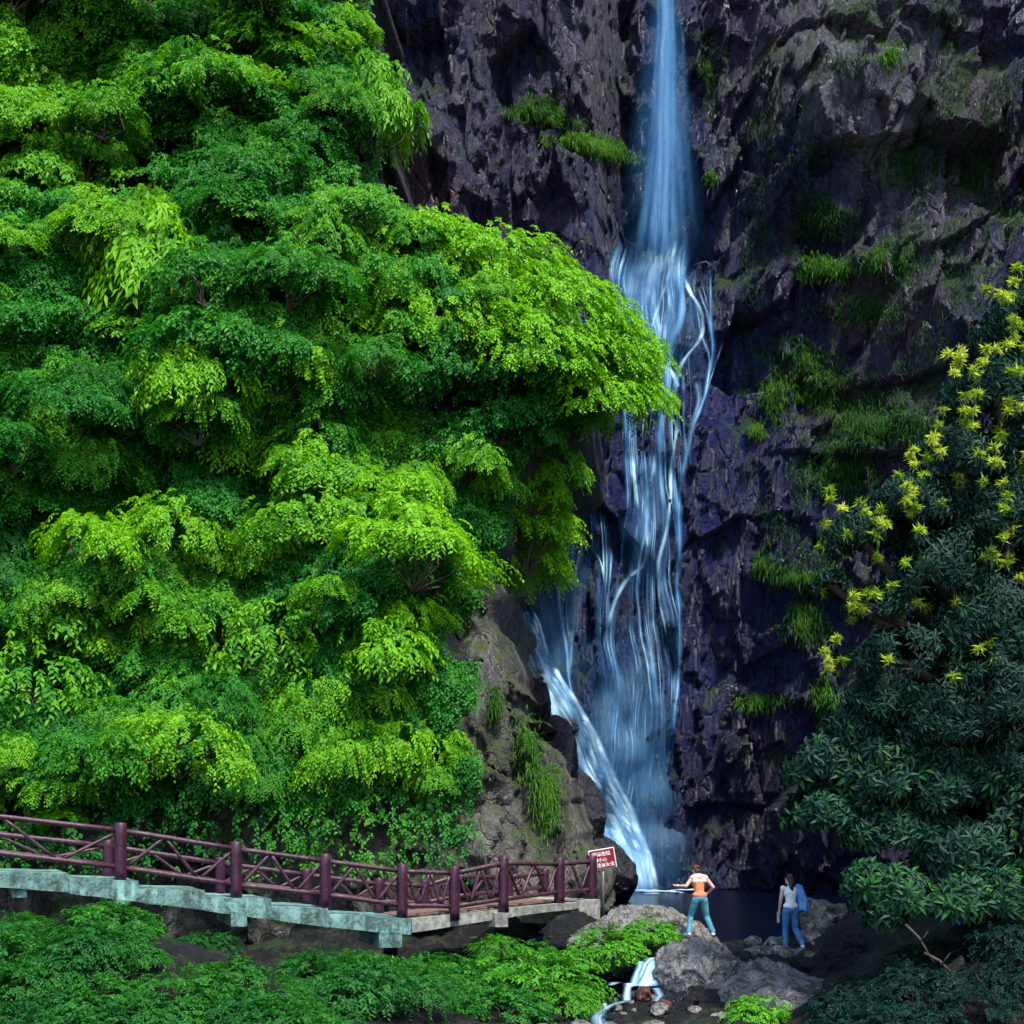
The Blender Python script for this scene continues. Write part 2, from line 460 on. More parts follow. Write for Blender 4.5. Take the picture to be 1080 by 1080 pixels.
set_attr(cl.data, 'pale', np.maximum.reduce([region(905, 60, 80, 90), region(935, 140, 50, 80) * 0.95, region(970, 230, 90, 70) * 0.5, region(850, 60, 50, 40) * 0.7, region(620, 60, 60, 60) * 0.45, region(990, 60, 60, 80) * 0.5, region(470, 120, 50, 60) * 0.35, region(960, 300, 70, 80) * 0.3]))  # lit grey rock high on the cliff, painted as a paler tone
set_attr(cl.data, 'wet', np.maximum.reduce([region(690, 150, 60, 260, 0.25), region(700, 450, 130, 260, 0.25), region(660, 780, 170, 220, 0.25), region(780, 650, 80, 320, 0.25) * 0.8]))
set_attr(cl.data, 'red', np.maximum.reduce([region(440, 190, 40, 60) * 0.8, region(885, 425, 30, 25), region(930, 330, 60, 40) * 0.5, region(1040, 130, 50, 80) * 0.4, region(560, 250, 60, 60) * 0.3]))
set_attr(cl.data, 'dark', np.maximum.reduce([region(810, 110, 50, 60), region(780, 850, 80, 90) * 0.8, region(650, 90, 25, 150) * 0.8, region(535, 70, 18, 50) * 0.7]))  # shade under the overhang and in the recess, painted into the rock
tag(cl, kind='structure')


def cliff_lookup(X, Z):
    X = np.asarray(X, float); Z = np.asarray(Z, float)
    i = np.clip(((X - xs[0]) / 0.072).astype(int), 0, len(xs) - 1)
    j = np.clip(((Z - zs[0]) / 0.078).astype(int), 0, len(zs) - 1)
    return GY[i, j]


def on_cliff(px, py):
    Y = np.full(np.shape(px), 54.0)
    for _ in range(10):
        X = (px - 540) / F * Y; Z = ZC + (HY - py) / F * Y
        Y = 0.5 * Y + 0.5 * cliff_lookup(X, Z)
    return np.stack([(px - 540) / F * Y, Y, ZC + (HY - py) / F * Y], -1)


# unseen wall added on the right, beyond the frame, to shade the pool
a = np.linspace(-14, 46, 120); z = np.linspace(-2, 15, 50)
A, Zg = np.meshgrid(a, z, indexing='ij')
Xg = 19.5 + 0.25 * Zg + 0.06 * np.maximum(30 - A, 0)
Pg = np.stack([Xg, A, Zg], -1)
Xg = Xg + 1.2 * fbm(Pg / 5, 3, 5) + 0.8 * facets(Pg / 3.0, 12)
tag(link('unseen_shade_wall', grid_mesh('unseen_shade_wall', np.stack([Xg, A, Zg], -1), [M['cliff']])), kind='structure')

# ------------------------------------------------------------------ the setting: left hillside
EPY = np.array([-300, 0, 100, 180, 215, 250, 300, 350, 400, 440, 470, 500, 560, 600, 640, 700, 740, 800, 850, 900, 945, 1100], float)
EPX = np.array([380, 385, 398, 400, 400, 470, 540, 590, 625, 628, 560, 535, 532, 512, 524, 540, 545, 588, 612, 632, 640, 650], float)


def hill_base(Z): return 38.6 + 0.30 * np.maximum(Z - 2, 0)


_ez = np.linspace(-2, 46, 200)
_ey = hill_base(_ez)
_epy = HY - (_ez - ZC) * F / _ey
_ex = (np.interp(_epy, EPY, EPX) - 540) / F * _ey


def hill_y(X, Z, fine=True):
    X = np.asarray(X, float); Z = np.asarray(Z, float)
    e = np.interp(Z, _ez, _ex)
    d = e - X + 0.45 * fbm(np.stack([X * 0 + 3.1, Z / 1.1, Z * 0 + 0.7], -1), 3, 61) + 0.25 * facets(np.stack([X * 0.3, Z / 0.8, Z * 0 + 2.2], -1), 62)
    Y = hill_base(Z) - 0.26 * np.maximum(d, 0)
    Y = Y + 1.6 * np.exp(-np.maximum(d, 0) / 0.55) - 0.2        # rounded corner
    Y = Y + 11.0 * np.maximum(-d, 0)
    P = np.stack([X, Y * 0.6, Z], -1)
    inn = sstep(0.0, 2.5, d)
    veg = sstep(7.0, 11.0, Z + np.clip(-(X + 2.5), -3, 6))
    Y = Y + (0.3 + 0.7 * inn) * (1.5 * veg + 0.5) * fbm(P / 4.0, 3, 90)
    q = Z / 3.6 + 0.9 * fbm(P / 5, 2, 44) - 0.05 * X
    Y = Y + inn * veg * 1.5 * (q - np.floor(q) - 0.5)
    if fine:
        Y = Y + 0.75 * facets(P / np.array((1.6, 1.6, 2.2)), 23) * (0.5 + 0.5 * inn) + 0.32 * facets(P / np.array((0.7, 0.7, 1.3)), 43) + 0.1 * fbm(P / 0.5, 3, 66) + 0.1 * (1 - veg) * facets(P / np.array((0.25, 0.25, 0.4)), 47)
    return Y


hx = np.arange(-34, 4.5, 0.085); hz = np.arange(-1.5, 44, 0.095)
HXg, HZg = np.meshgrid(hx, hz, indexing='ij')
HYg = hill_y(HXg, HZg)
hl = link('hillside', grid_mesh('hillside', np.stack([HXg, HYg, HZg], -1), [M['hill']], keep=HYg < 58)); tag(hl, kind='structure')
set_attr(hl.data, 'dark', sstep(8.5, 11.5, HZg + np.clip(-(HXg + 2.5) * 0.8, -4, 7) + 1.5 * fbm(np.stack([HXg, HYg * 0.5, HZg], -1) / 2.0, 3, 9)))  # dark purple upper rock, also painted to deepen the shaded leaf hollows


def hill_lookup(X, Z):
    i = np.clip(((np.asarray(X) - hx[0]) / 0.085).astype(int), 0, len(hx) - 1)
    j = np.clip(((np.asarray(Z) - hz[0]) / 0.095).astype(int), 0, len(hz) - 1)
    return HYg[i, j]


def on_hill(px, py):
    Y = np.full(np.shape(px), 42.0)
    for _ in range(12):
        X = (px - 540) / F * Y; Z = ZC + (HY - py) / F * Y
        Y = 0.5 * Y + 0.5 * hill_lookup(X, Z)
    return np.stack([(px - 540) / F * Y, Y, ZC + (HY - py) / F * Y], -1)


# ------------------------------------------------------------------ the setting: ground and pool
def ground_z(X, Y):
    X = np.asarray(X, float); Y = np.asarray(Y, float)
    z = np.full(X.shape, -0.75)
    z = z - 0.25 * np.exp(-((X - 1.9 - 0.06 * (Y - 27)) / 1.2) ** 2)          # stream channel
    dam = np.exp(-((Y - 31.3) / 1.6) ** 2) * sstep(2.9, 4.0, X)
    z = z + dam * 0.72
    z = z - 1.2 * sstep(33.0, 36.0, Y) * sstep(1.0, 2.5, X)                     # pool floor
    rb = np.maximum(X - (5.0 + 0.10 * np.maximum(Y - 27, 0)), 0)
    z = z + np.minimum(0.42 * rb, 3.0) * (1 - sstep(33.5, 37, Y)) * sstep(17, 25, Y)               # right bank
    lb = np.maximum(-0.6 - X - 0.9 * sstep(27.5, 30, Y), 0)
    z = z + np.minimum(0.24 * lb, 1.35) * (1 - 0.9 * sstep(26.6, 29.0, Y)) * sstep(20.5, 26.2, Y)      # left bank, hollow under the walkway
    z = z + np.clip((Y - 33.5) * 0.25, 0, 1.6) * (1 - sstep(0.5, 2.0, X))
    P = np.stack([X, Y, z], -1)
    return z + 0.22 * fbm(P / 1.4, 4, 7) + 0.14 * facets(P / 0.6, 17)


gx = np.concatenate([np.linspace(-60, -13, 40), np.arange(-12.9, 14, 0.09), np.linspace(14.1, 60, 40)])
gy = np.concatenate([np.linspace(-40, 17, 40), np.arange(17.1, 40, 0.09), np.linspace(40.2, 75, 60)])
A, B = np.meshgrid(gx, gy, indexing='ij')
tag(link('ground', grid_mesh('ground', np.stack([A, B, ground_z(A, B)], -1), [M['ground']])), kind='structure')

a = np.linspace(0.4, 24, 60); b = np.linspace(32.0, 58, 60)
A, B = np.meshgrid(a, b, indexing='ij')
tag(link('pool_water', grid_mesh('pool_water', np.stack([A, B, np.zeros_like(A)], -1), [M['pool']])), kind='structure')


# ------------------------------------------------------------------ waterfall
def strand_mesh(paths, name, snap, off=0.14, broken=False):
    """paths: list of (points [(px,py,width_px)], density); ribbons with a rounded section that hug the rock"""
    Vs, Fs, UV, D, AC = [], [], [], [], []
    base = 0
    K = 5
    for pts, dens in paths:
        pts = np.array(pts, float)
        seg = np.hypot(np.diff(pts[:, 0]), np.diff(pts[:, 1]))
        s = np.concatenate([[0], np.cumsum(seg)])
        n = max(int(s[-1] / 5), 4)
        t = np.linspace(0, s[-1], n)
        px = np.interp(t, s, pts[:, 0]); py = np.interp(t, s, pts[:, 1]); w = np.interp(t, s, pts[:, 2])
        if n > 8:
            ker = np.ones(5) / 5
            px[2:-2] = np.convolve(px, ker, 'valid'); w[2:-2] = np.convolve(w, ker, 'valid')
        px = px + 0.9 * np.interp(t, np.linspace(0, s[-1], max(n // 5, 2)), RNG.normal(0, 1, max(n // 5, 2))) * min(1, w.mean() / 8)
        if callable(snap):
            C = snap(px, py)
            Yc = C[:, 1]
            # the sheet leaps over hollows: take the front-most depth nearby, eased
            Yf = np.minimum.reduce([np.roll(Yc, k) for k in (-1, 0, 1)]) if n > 6 else Yc
            Yf[0], Yf[-1] = Yc[0], Yc[-1]
            ker = np.ones(5) / 5
            if n > 8: Yf[2:-2] = np.convolve(Yf, ker, 'valid')
            C = np.stack([(px - 540) / F * Yf, Yf - off, ZC + (HY - py) / F * Yf], -1)
        else:
            C = np.stack([(px - 540) / F * snap, np.full(n, snap), ZC + (HY - py) / F * snap], -1)
        wm = w / F * C[:, 1]
        ln = np.concatenate([[0], np.cumsum(np.linalg.norm(np.diff(C, axis=0), axis=1))])
        ro = RNG.random() * 50
        brk = np.ones(n) if not broken else np.clip(0.62 + 1.25 * fbm(np.stack([px / 7.0, py / 26.0, np.full(n, 5.5)], -1), 3, 401), 0.05, 1.25)   # water thins and gathers over the rock
        # end fades
        fl = min(max(14.0, w.mean() * 1.1), s[-1] * 0.4); fe = min(fl * 1.8, s[-1] * 0.5)
        fade = np.clip(np.minimum(t / fl, (s[-1] - t) / fe + (0.3 if pts[-1, 1] > 925 else 0)), 0.0, 1)
        for i in range(n):
            for k in range(K):
                u = k / (K - 1)
                x = (u - 0.5) * wm[i]
                Vs.append((C[i, 0] + x, C[i, 1] + (2 * u - 1) ** 2 * min(wm[i] * 0.25, 0.35), C[i, 2]))
                UV.append((u * wm.mean() + ro, ln[i] + ro)); D.append(dens * fade[i] * brk[i]); AC.append(u)
        for i in range(n - 1):
            for k in range(K - 1):
                a = base + i * K + k
                Fs.append((a, a + 1, a + K + 1, a + K))
        base += n * K
    me = np_mesh(name, np.array(Vs), np.array(Fs), 4, [M['fall']], True)
    uvl = me.uv_layers.new(name='UVMap')
    vi = np.array(Fs).ravel()
    uvl.data.foreach_set('uv', np.array(UV, np.float32)[vi].ravel())
    for nm, arr in (('dens', D), ('across', AC)):
        at_ = me.attributes.new(nm, 'FLOAT', 'POINT'); at_.data.foreach_set('value', np.array(arr, np.float32))
    return me


def spread(path, n, dx, wsc, dens):
    """n thinner companions of a strand, each shifted sideways by its own amount"""
    out = []
    p = np.array(path, float)
    for _ in range(n):
        o = RNG.uniform(-dx, dx)
        q = p.copy()
        a, b = sorted(RNG.uniform(0, 1, 2))
        q[:, 0] += o + RNG.normal(0, 1.5, len(q)); q[:, 2] = np.maximum(q[:, 2] * RNG.uniform(*wsc), 1.6)
        out.append((q.tolist(), dens * RNG.uniform(0.5, 1.0)))
    return out


wf = thing('waterfall', 'tall white waterfall dropping down the dark cliff into the pool', 'waterfall', tuple(on_cliff(np.array([690.]), np.array([930.]))[0] * np.array((1, 1, 0))))
wf0 = wf.location.copy()


def wpart(name, me):
    o = link(name, me, wf)
    o.matrix_parent_inverse = Matrix.Translation(-wf0)
    return o


# 1 free-falling plunge: soft fine strands at their own depths, spreading as they fall
strs = []
for k in range(64):
    g = float(np.clip(RNG.normal(0, 0.8), -2, 2.4)); y0 = -30 if RNG.random() < 0.75 else RNG.uniform(0, 160)
    ww = RNG.uniform(3, 13)
    ys = np.linspace(y0, RNG.uniform(250, 285), 7)
    cx_ = np.interp(ys, [-30, 140, 275], [702, 698, 690]); sg = np.interp(ys, [-30, 140, 275], [4.5, 7.5, 14])
    skew = np.where(g > 0, 1.35, 0.9)
    strs.append((float(RNG.uniform(55.9, 57.0)), [(float(c + g * q * skew), float(y), float(ww * (0.7 + 0.6 * (y + 30) / 300))) for c, q, y in zip(cx_, sg, ys)], float(RNG.uniform(0.09, 0.33) * (1.25 - 0.35 * abs(g)))))
for k in range(4):
    grp = strs[k::4]
    wpart('plunge_veil', strand_mesh([(p_, d_) for Y_, p_, d_ in grp] + [([(x, y, w * 1.7) for x, y, w in [(702, -30, 24), (700, 60, 34), (698, 140, 44), (700, 210, 60), (698, 280, 70)]], 0.09)], 'plunge_veil', 56.0 + 0.3 * k))
# 2 cascade below the lip: trickles traced down one shared flow field, so neighbours braid instead of crossing
ENV = np.array([(255, 650, 722), (300, 648, 752), (345, 648, 756), (400, 662, 742), (440, 660, 728), (480, 640, 718), (520, 600, 715), (600, 588, 713), (700, 596, 714), (800, 626, 712), (930, 655, 706)], float)


def flow(x, y):
    a_ = vnoise(np.array([[x / 42.0, y / 46.0, 1.7]]), 301)[0]; b_ = vnoise(np.array([[x / 13.0, y / 19.0, 4.1]]), 302)[0]
    return (0.42 * a_ + 0.38 * b_) * (1.15 if y < 420 else 0.5)


def trickle(x, y, ln):
    pts = []
    w = RNG.uniform(1.2, 3.0) if RNG.random() < 0.6 else RNG.uniform(4, 10)
    y1 = min(y + ln, 925)
    while y < y1:
        lo = np.interp(y, ENV[:, 0], ENV[:, 1]); hi = np.interp(y, ENV[:, 0], ENV[:, 2])
        steer = 0.9 * (max(lo - x, 0) - max(x - hi, 0)) / 12
        pts.append((x, y, w * (0.6 + 0.8 * (0.5 + 0.5 * vnoise(np.array([[x / 5.0, y / 9.0, 7.7]]), 303)[0]))))
        st_ = 6.0
        x += st_ * float(np.clip(flow(x, y), -1.1, 1.1) + steer); y += st_
    return pts


def lanes(x, y):                                                    # water gathers in some lanes and leaves rock bare between
    return vnoise(np.array([[x / 17.0, y / 120.0, 2.2]]), 310)[0]


cas = []
main = [(684, 258, 30), (670, 290, 36), (664, 320, 32), (658, 352, 24)]
cas += [(main, 1.2), ([(694, 262, 22), (682, 300, 24), (674, 340, 16)], 1.1), ([(668, 285, 16), (660, 330, 18), (656, 372, 12)], 1.2)]
for p, d in [([(712, 250, 12), (706, 290, 9), (692, 330, 9), (684, 370, 10)], 0.9), ([(722, 288, 9), (728, 310, 10), (739, 325, 10), (742, 345, 11), (738, 360, 9), (722, 378, 9), (712, 400, 12), (716, 432, 12), (713, 470, 10)], 1.0),
             ([(700, 380, 9), (712, 400, 12), (717, 440, 11), (712, 468, 12), (706, 500, 9), (706, 540, 9), (701, 570, 10), (694, 590, 10), (697, 640, 7), (704, 690, 6)], 1.0),
             ([(688, 470, 10), (691, 490, 9), (682, 515, 9), (681, 550, 10), (683, 580, 12), (676, 600, 16), (660, 612, 16), (648, 634, 10), (640, 660, 8), (634, 700, 8)], 0.95),
             ([(667, 475, 9), (669, 505, 10), (673, 540, 8), (671, 575, 7), (676, 600, 10)], 1.0), ([(622, 515, 7), (618, 560, 9), (608, 600, 12), (603, 660, 9), (600, 720, 6)], 0.8),
             ([(618, 574, 4), (634, 590, 4), (638, 620, 5), (641, 652, 4)], 0.85), ([(724, 284, 6), (737, 278, 5), (749, 276, 4), (752, 300, 4)], 0.7), ([(762, 362, 4), (750, 398, 3.5), (739, 430, 4), (733, 448, 3)], 0.7)]:
    cas.append(([(x, y, w * 0.75) for x, y, w in p], d * 1.05))
for x0, x1, y0, y1, cnt, l0, l1 in [(652, 726, 254, 275, 95, 60, 330), (652, 756, 280, 400, 60, 50, 240), (655, 716, 470, 500, 34, 100, 320), (594, 640, 505, 540, 30, 80, 230), (630, 706, 560, 640, 34, 60, 260), (630, 708, 680, 760, 34, 50, 170), (560, 600, 600, 640, 10, 80, 140)]:
    for _ in range(cnt):
        for _t in range(6):
            x_, y_ = RNG.uniform(x0, x1), RNG.uniform(y0, y1)
            if lanes(x_, y_) > RNG.uniform(-0.15, 0.45): break
        tp = trickle(x_, y_, RNG.uniform(l0, l1))
        if len(tp) > 4: cas.append((tp, (RNG.uniform(0.25, 1.15) if tp[0][2] < 4 else RNG.uniform(0.15, 0.5)) * (0.75 if y_ > 470 else 1.0)))
wpart('cascade', strand_mesh(cas, 'cascade', on_cliff, 0.1, True))
# 3 thin misty sheets over the wet wall
sheet = []
for x0, x1, y0, y1, w, d in [(692, 686, 236, 330, 90, 0.75), (676, 664, 250, 350, 50, 0.7), (672, 690, 265, 420, 90, 0.30), (715, 722, 280, 420, 60, 0.25), (690, 672, 470, 640, 70, 0.25), (610, 600, 500, 740, 60, 0.42),
                             (575, 585, 600, 730, 50, 0.40), (560, 590, 600, 720, 30, 0.35), (668, 652, 640, 900, 90, 0.36), (690, 690, 690, 905, 60, 0.30), (630, 650, 680, 880, 60, 0.34),
                             (660, 664, 720, 925, 110, 0.4), (690, 695, 780, 950, 90, 0.4), (640, 668, 800, 950, 80, 0.45), (700, 706, 60, 300, 84, 0.16), (700, 710, 0, 280, 60, 0.16)]:
    d *= 0.6
    sheet.append(([(x0, y0, w * 0.8), ((x0 + x1) / 2, (y0 + y1) / 2, w), (x1, y1, w)], d))
wpart('mist_sheet', strand_mesh(sheet, 'mist_sheet', on_cliff, 0.45))
# 4 lower stream down the chute
st = []
path = [(512, 580, 14), (534, 618, 24), (552, 660, 28), (568, 705, 36), (586, 735, 50), (608, 775, 50), (624, 810, 54), (640, 845, 60), (654, 875, 64), (667, 905, 56), (674, 942, 42)]
st += [(path, 0.8)] + spread(path, 18, 20, (0.12, 0.35), 1.3)
st += [([(575, 738, 16), (588, 756, 10), (604, 790, 12), (622, 826, 14), (636, 856, 18), (650, 884, 20), (664, 930, 14)], 1.0),
       ([(584, 735, 18), (606, 752, 16), (618, 780, 12), (630, 815, 12)], 0.9),
       ([(640, 850, 30), (660, 868, 34), (676, 885, 26), (683, 910, 14), (684, 940, 10)], 1.0),
       ([(655, 878, 26), (664, 900, 22), (668, 940, 16)], 0.9), ([(671, 890, 14), (679, 915, 10), (681, 940, 8)], 1.0)]
wpart('lower_stream', strand_mesh([([(x, y, w * 0.82) for x, y, w in p_], d_ * 1.0) for p_, d_ in st], 'lower_stream', on_cliff, 0.55, True))
# 5 foam on the pool
bm = bmesh.new()
fc = at(696, 940, 53.3)
fo = []
for k in range(26):
    r = random.random()
    fo.append((fc[0] + random.gauss(0, 0.7), fc[1] - abs(random.gauss(0, 0.8)), 0.012 + 0.003 * k, 0.07 + 0.16 * r))
for x, y, z_, r in fo:
    vs = [bm.verts.new((x + r * 1.6 * math.cos(a) * (1 + 0.3 * math.sin(3 * a + x)), y + r * 0.5 * math.sin(a), z_)) for a in np.linspace(0, 2 * math.pi, 14)[:-1]]
    c = bm.verts.new((x, y, z_ + 0.02))
    for a, b in zip(vs, vs[1:] + vs[:1]): bm.faces.new((a, b, c))
M['foam'] = plain_mat('foam', (0.25, 0.42, 0.7), (0.6, 0.75, 0.9), 4, 0.7, 0.4)
fo = bm_obj('foam', bm, M['foam'], wf, True); fo.matrix_parent_inverse = Matrix.Translation(-wf0)


# ------------------------------------------------------------------ foliage builders
def unit(v): return v / np.maximum(np.linalg.norm(v, axis=-1, keepdims=True), 1e-9)


def leaves_geo(B, Ld, Nn, Ln, Wd, fold=0.22, droop=0.15):
    """folded four-point leaves: base, side, tip, side"""
    Ld = unit(Ld); S = unit(np.cross(Ld, Nn)); Nn = np.cross(S, Ld)
    Ln = Ln[:, None]; Wd = Wd[:, None]
    m = B + Ld * Ln * 0.45
    l = m + S * Wd * 0.5 + Nn * Wd * fold; r = m - S * Wd * 0.5 + Nn * Wd * fold
    tip = B + Ld * Ln - Nn * Ln * droop
    V = np.stack([B, l, tip, r], 1).reshape(-1, 3)
    n = len(B); i = np.arange(n)[:, None] * 4
    Fc = np.concatenate([i + np.array([0, 1, 2]), i + np.array([0, 2, 3])], 1).reshape(-1, 3)
    return V, Fc


def spray_leaves(P, D, rng, n_leaf=11, length=0.6, leaf=0.2, wid=0.5, droop=0.5, updn=0.75):
    """P: spray starts, D: outward directions. leaves stand in two ranks along an arching twig, blades facing up and out"""
    n = len(P)
    side = unit(np.cross(D, np.array((0, 0, 1.0))) + rng.normal(0, 0.15, (n, 3)))
    ln = length * rng.uniform(0.7, 1.3, n)
    t = (np.arange(n_leaf) + 0.5) / n_leaf
    T = t[None, :, None]
    arc = P[:, None] + D[:, None] * (ln[:, None, None] * T) - np.array((0, 0, 1.0)) * (ln[:, None, None] * T * T * droop)
    sgn = np.where(np.arange(n_leaf) % 2 == 0, 1.0, -1.0)[None, :, None]
    tang = unit(D[:, None] - np.array((0, 0, 1.0)) * (2 * T * droop) * 0.8)
    ld = unit(side[:, None] * sgn * rng.uniform(0.5, 1.1, (n, n_leaf, 1)) + tang * 0.7 + rng.normal(0, 0.22, (n, n_leaf, 3)) - np.array((0, 0, 0.25)))
    nn = unit(np.array((0, 0, 1.0)) * updn + D[:, None] * 0.45 + rng.normal(0, 0.28, (n, n_leaf, 3)))
    sz = leaf * rng.uniform(0.7, 1.25, (n, n_leaf))
    V, Fc = leaves_geo(arc.reshape(-1, 3), ld.reshape(-1, 3), nn.reshape(-1, 3), sz.ravel(), (sz * wid).ravel())
    tint = (rng.uniform(0.1, 0.9, n)[:, None] * 0.6 + rng.uniform(0, 0.4, (n, n_leaf)) + 0.15 * (T[:, :, 0] - 0.5)).ravel()
    return V, Fc, np.repeat(tint, 2)


def crown_pts(blobs, n, rng, zmin=-0.35, shell=(0.68, 1.06), lump=0.42):
    """points and outward directions near the surface of a group of ellipsoids, with lumps and holes"""
    vol = np.array([b[1][0] * b[1][1] + b[1][0] * b[1][2] for b in blobs]); vol = vol / vol.sum()
    P, D = [], []
    C = np.array([b[0] for b in blobs], float); R = np.array([b[1] for b in blobs], float)
    got = 0
    while got < n:
        m = n * 2
        k = rng.choice(len(blobs), m, p=vol)
        d = unit(rng.normal(0, 1, (m, 3)))
        ok = d[:, 2] > zmin
        s = rng.uniform(*shell, m)[:, None]
        lum = 1 + lump * (fbm(C[k] * 0.7 + d * 2.1, 2, 5) + 0.6 * fbm(C[k] * 0.7 + d * 5.5, 2, 15))[:, None]
        p = C[k] + R[k] * d * s * lum
        hole = fbm(p * 1.6, 3, 8) > -0.12
        ok &= hole
        for c, r in zip(C, R):
            q = np.linalg.norm((p - c) / r, axis=1)
            ok &= q > 0.66
        P.append(p[ok]); D.append(unit(d[ok] * (1, 1, 0.55)))
        got += ok.sum()
    return np.concatenate(P)[:n], np.concatenate(D)[:n]


def branches_geo(C, tips, rng, r0=0.03):
    """thin three-sided sticks from the foot to the tips"""
    Vs, Fs = [], []
    for tp in tips:
        a = np.array(C, float); b = np.array(tp, float)
        mid = (a + b) / 2 + rng.normal(0, 0.12, 3) * np.linalg.norm(b - a)
        for p, q, ra, rb in ((a, mid, r0, r0 * 0.65), (mid, b, r0 * 0.65, r0 * 0.25)):
            ax = unit(q - p); s = unit(np.cross(ax, (0.3, 0.2, 0.9))); u = np.cross(ax, s)
            o = len(Vs)
            for c, rr in ((p, ra), (q, rb)):
                for k in range(3):
                    an = 2.094 * k
                    Vs.append(c + (s * math.cos(an) + u * math.sin(an)) * rr)
            for k in range(3):
                k2 = (k + 1) % 3
                Fs += [(o + k, o + k2, o + 3 + k2), (o + k, o + 3 + k2, o + 3 + k)]
    return np.array(Vs), np.array(Fs)


def plant_mesh(name, blobs, n_spray, rng, mat, leaf=0.2, wid=0.5, n_leaf=11, length=0.6, droop=0.5, zmin=-0.35, stems=10, updn=0.75, shell=(0.72, 1.03)):
    P, D = crown_pts(blobs, n_spray, rng, zmin, shell)
    V, Fc, t = spray_leaves(P, D, rng, n_leaf, length, leaf, wid, droop, updn)
    mi = np.zeros(len(Fc), int)
    if stems:
        foot = np.array([0, 0, min(b[0][2] - b[1][2] for b in blobs)])
        V2, F2 = branches_geo(foot, P[rng.choice(len(P), stems)], rng, 0.035)
        Fc = np.concatenate([Fc, F2 + len(V)]); V = np.concatenate([V, V2])
        t = np.concatenate([t, np.zeros(len(F2))]); mi = np.concatenate([mi, np.ones(len(F2), int)])
    return np_mesh(name, V, Fc, 3, [mat, M['bark']], False, t, mi)


# ------------------------------------------------------------------ vines over the hillside
# draped mounds: each swells slowly from its top and is cut back sharply under its lower rim
_rd = np.random.default_rng(77)
MND = []
for k in range(620):
    r_ = float(_rd.choice([0.8, 1.2, 1.8, 2.6, 3.4], p=[0.34, 0.28, 0.2, 0.12, 0.06])) * _rd.uniform(0.8, 1.25)
    MND.append((_rd.uniform(-22, 5), _rd.uniform(2.5, 36), r_ * _rd.uniform(1.0, 1.6), r_ * _rd.uniform(0.8, 1.25), r_ * _rd.uniform(0.30, 0.55), _rd.uniform(-0.5, 0.35), _rd.uniform(0, 1)))


def drape(X, Z):
    """how far the leaf curtain stands out from the slope, and the leaf age of the mound it belongs to"""
    p = np.zeros(np.shape(X)); tone = np.full(np.shape(X), 0.35)
    wob = 0.5 * fbm(np.stack([X, Z, X * 0], -1) / 1.1, 3, 12)
    for cx, cz, rx, rz, h, sl, tn in MND:
        u = (X - cx) / rx + 0.25 * wob; v = (Z - cz - sl * (X - cx)) / rz + 0.3 * wob
        f = np.sqrt(np.clip(1 - u * u, 0, 1)) * np.clip((1 - v) / 1.8, 0, 1) ** 0.75 * sstep(-1.0, -0.72, v)
        q = h * f
        m = q > p
        tone = np.where(m, tn, tone); p = np.where(m, q, p)
    return p, tone


def vine_carpet():
    n = 230000
    px = RNG.uniform(-60, 660, n); py = RNG.uniform(-40, 915, n)
    ed = np.interp(py, EPY, EPX) + 6
    ok = px < ed
    px, py = px[ok], py[ok]
    C = on_hill(px, py)
    err = np.abs(C[:, 1] - hill_lookup(C[:, 0], C[:, 2])) < 1.2
    X, Z = C[:, 0], C[:, 2]
    p0, tone = drape(X, Z)
    e = 0.1
    pu, _ = drape(X, Z + e); pr, _ = drape(X + e, Z)
    gz = (pu - p0) / e; gxx = (pr - p0) / e                        # gz > 0: undercut, gz < 0: the swelling upper side
    C[:, 1] -= p0
    m1 = fbm(C / 1.6, 3, 51); m2 = fbm(C / 0.6, 2, 52)
    dens = 0.8 + 0.9 * m1 + 0.5 * m2 - 0.85 * sstep(0.2, 1.2, gz) - 0.62 * sstep(0.3, 0.02, p0)
    bare = sstep(440, 510, px - 0.25 * (py - 640) + 60 * fbm(np.stack([px / 55, py / 45, px * 0], -1), 3, 95)) * sstep(600, 650, py)
    bare = np.maximum(bare, sstep(560, 640, py) * sstep(500, 512, px))
    bare = np.maximum(bare, 0.6 * np.exp(-((px - 485) / 60) ** 2 - ((py - 440) / 28) ** 2))
    dens = dens * (1 - np.clip(bare * 1.3, 0, 1)) * (1 - sstep(775, 850, py + 40 * fbm(np.stack([px / 60, py / 60, px * 0], -1), 2, 96)) * 0.93)
    ok = err & (RNG.uniform(0, 1, len(px)) < dens)
    C = C[ok]; gz = gz[ok]; gxx = gxx[ok]; tone = tone[ok]; n = len(C)
    out = unit(np.stack([-0.5 * gxx, -np.ones(n), np.clip(-gz, -1, 1.5) * 0.6], -1))
    C = C + out * RNG.uniform(-0.22, 0.16, n)[:, None]
    D = unit(out * (1, 1, 0.6) + RNG.normal(0, 0.45, (n, 3)) - np.array((0, 0, 0.25)))
    V, Fc, t = spray_leaves(C, D, RNG, 7, 0.26, 0.115, 0.62, 0.8, 0.7)
    big = fbm(C / 4.5, 2, 79)
    tn = np.clip(0.34 * tone + 0.5 * (0.5 + 1.3 * big) + 0.2 * fbm(C / 0.8, 2, 80), 0, 1)
    t = 0.45 * t + 0.95 * np.repeat(tn, 14)
    return np_mesh('hillside_vines', V, Fc, 3, [M['vine']], False, np.clip(t, 0, 1.3))


hv = link('hillside_vines', vine_carpet())
hv.color = (0.30, 0.30, 0.30, 1)
tag(hv, 'thick green vines draped over the whole left slope', 'vines', kind='stuff')

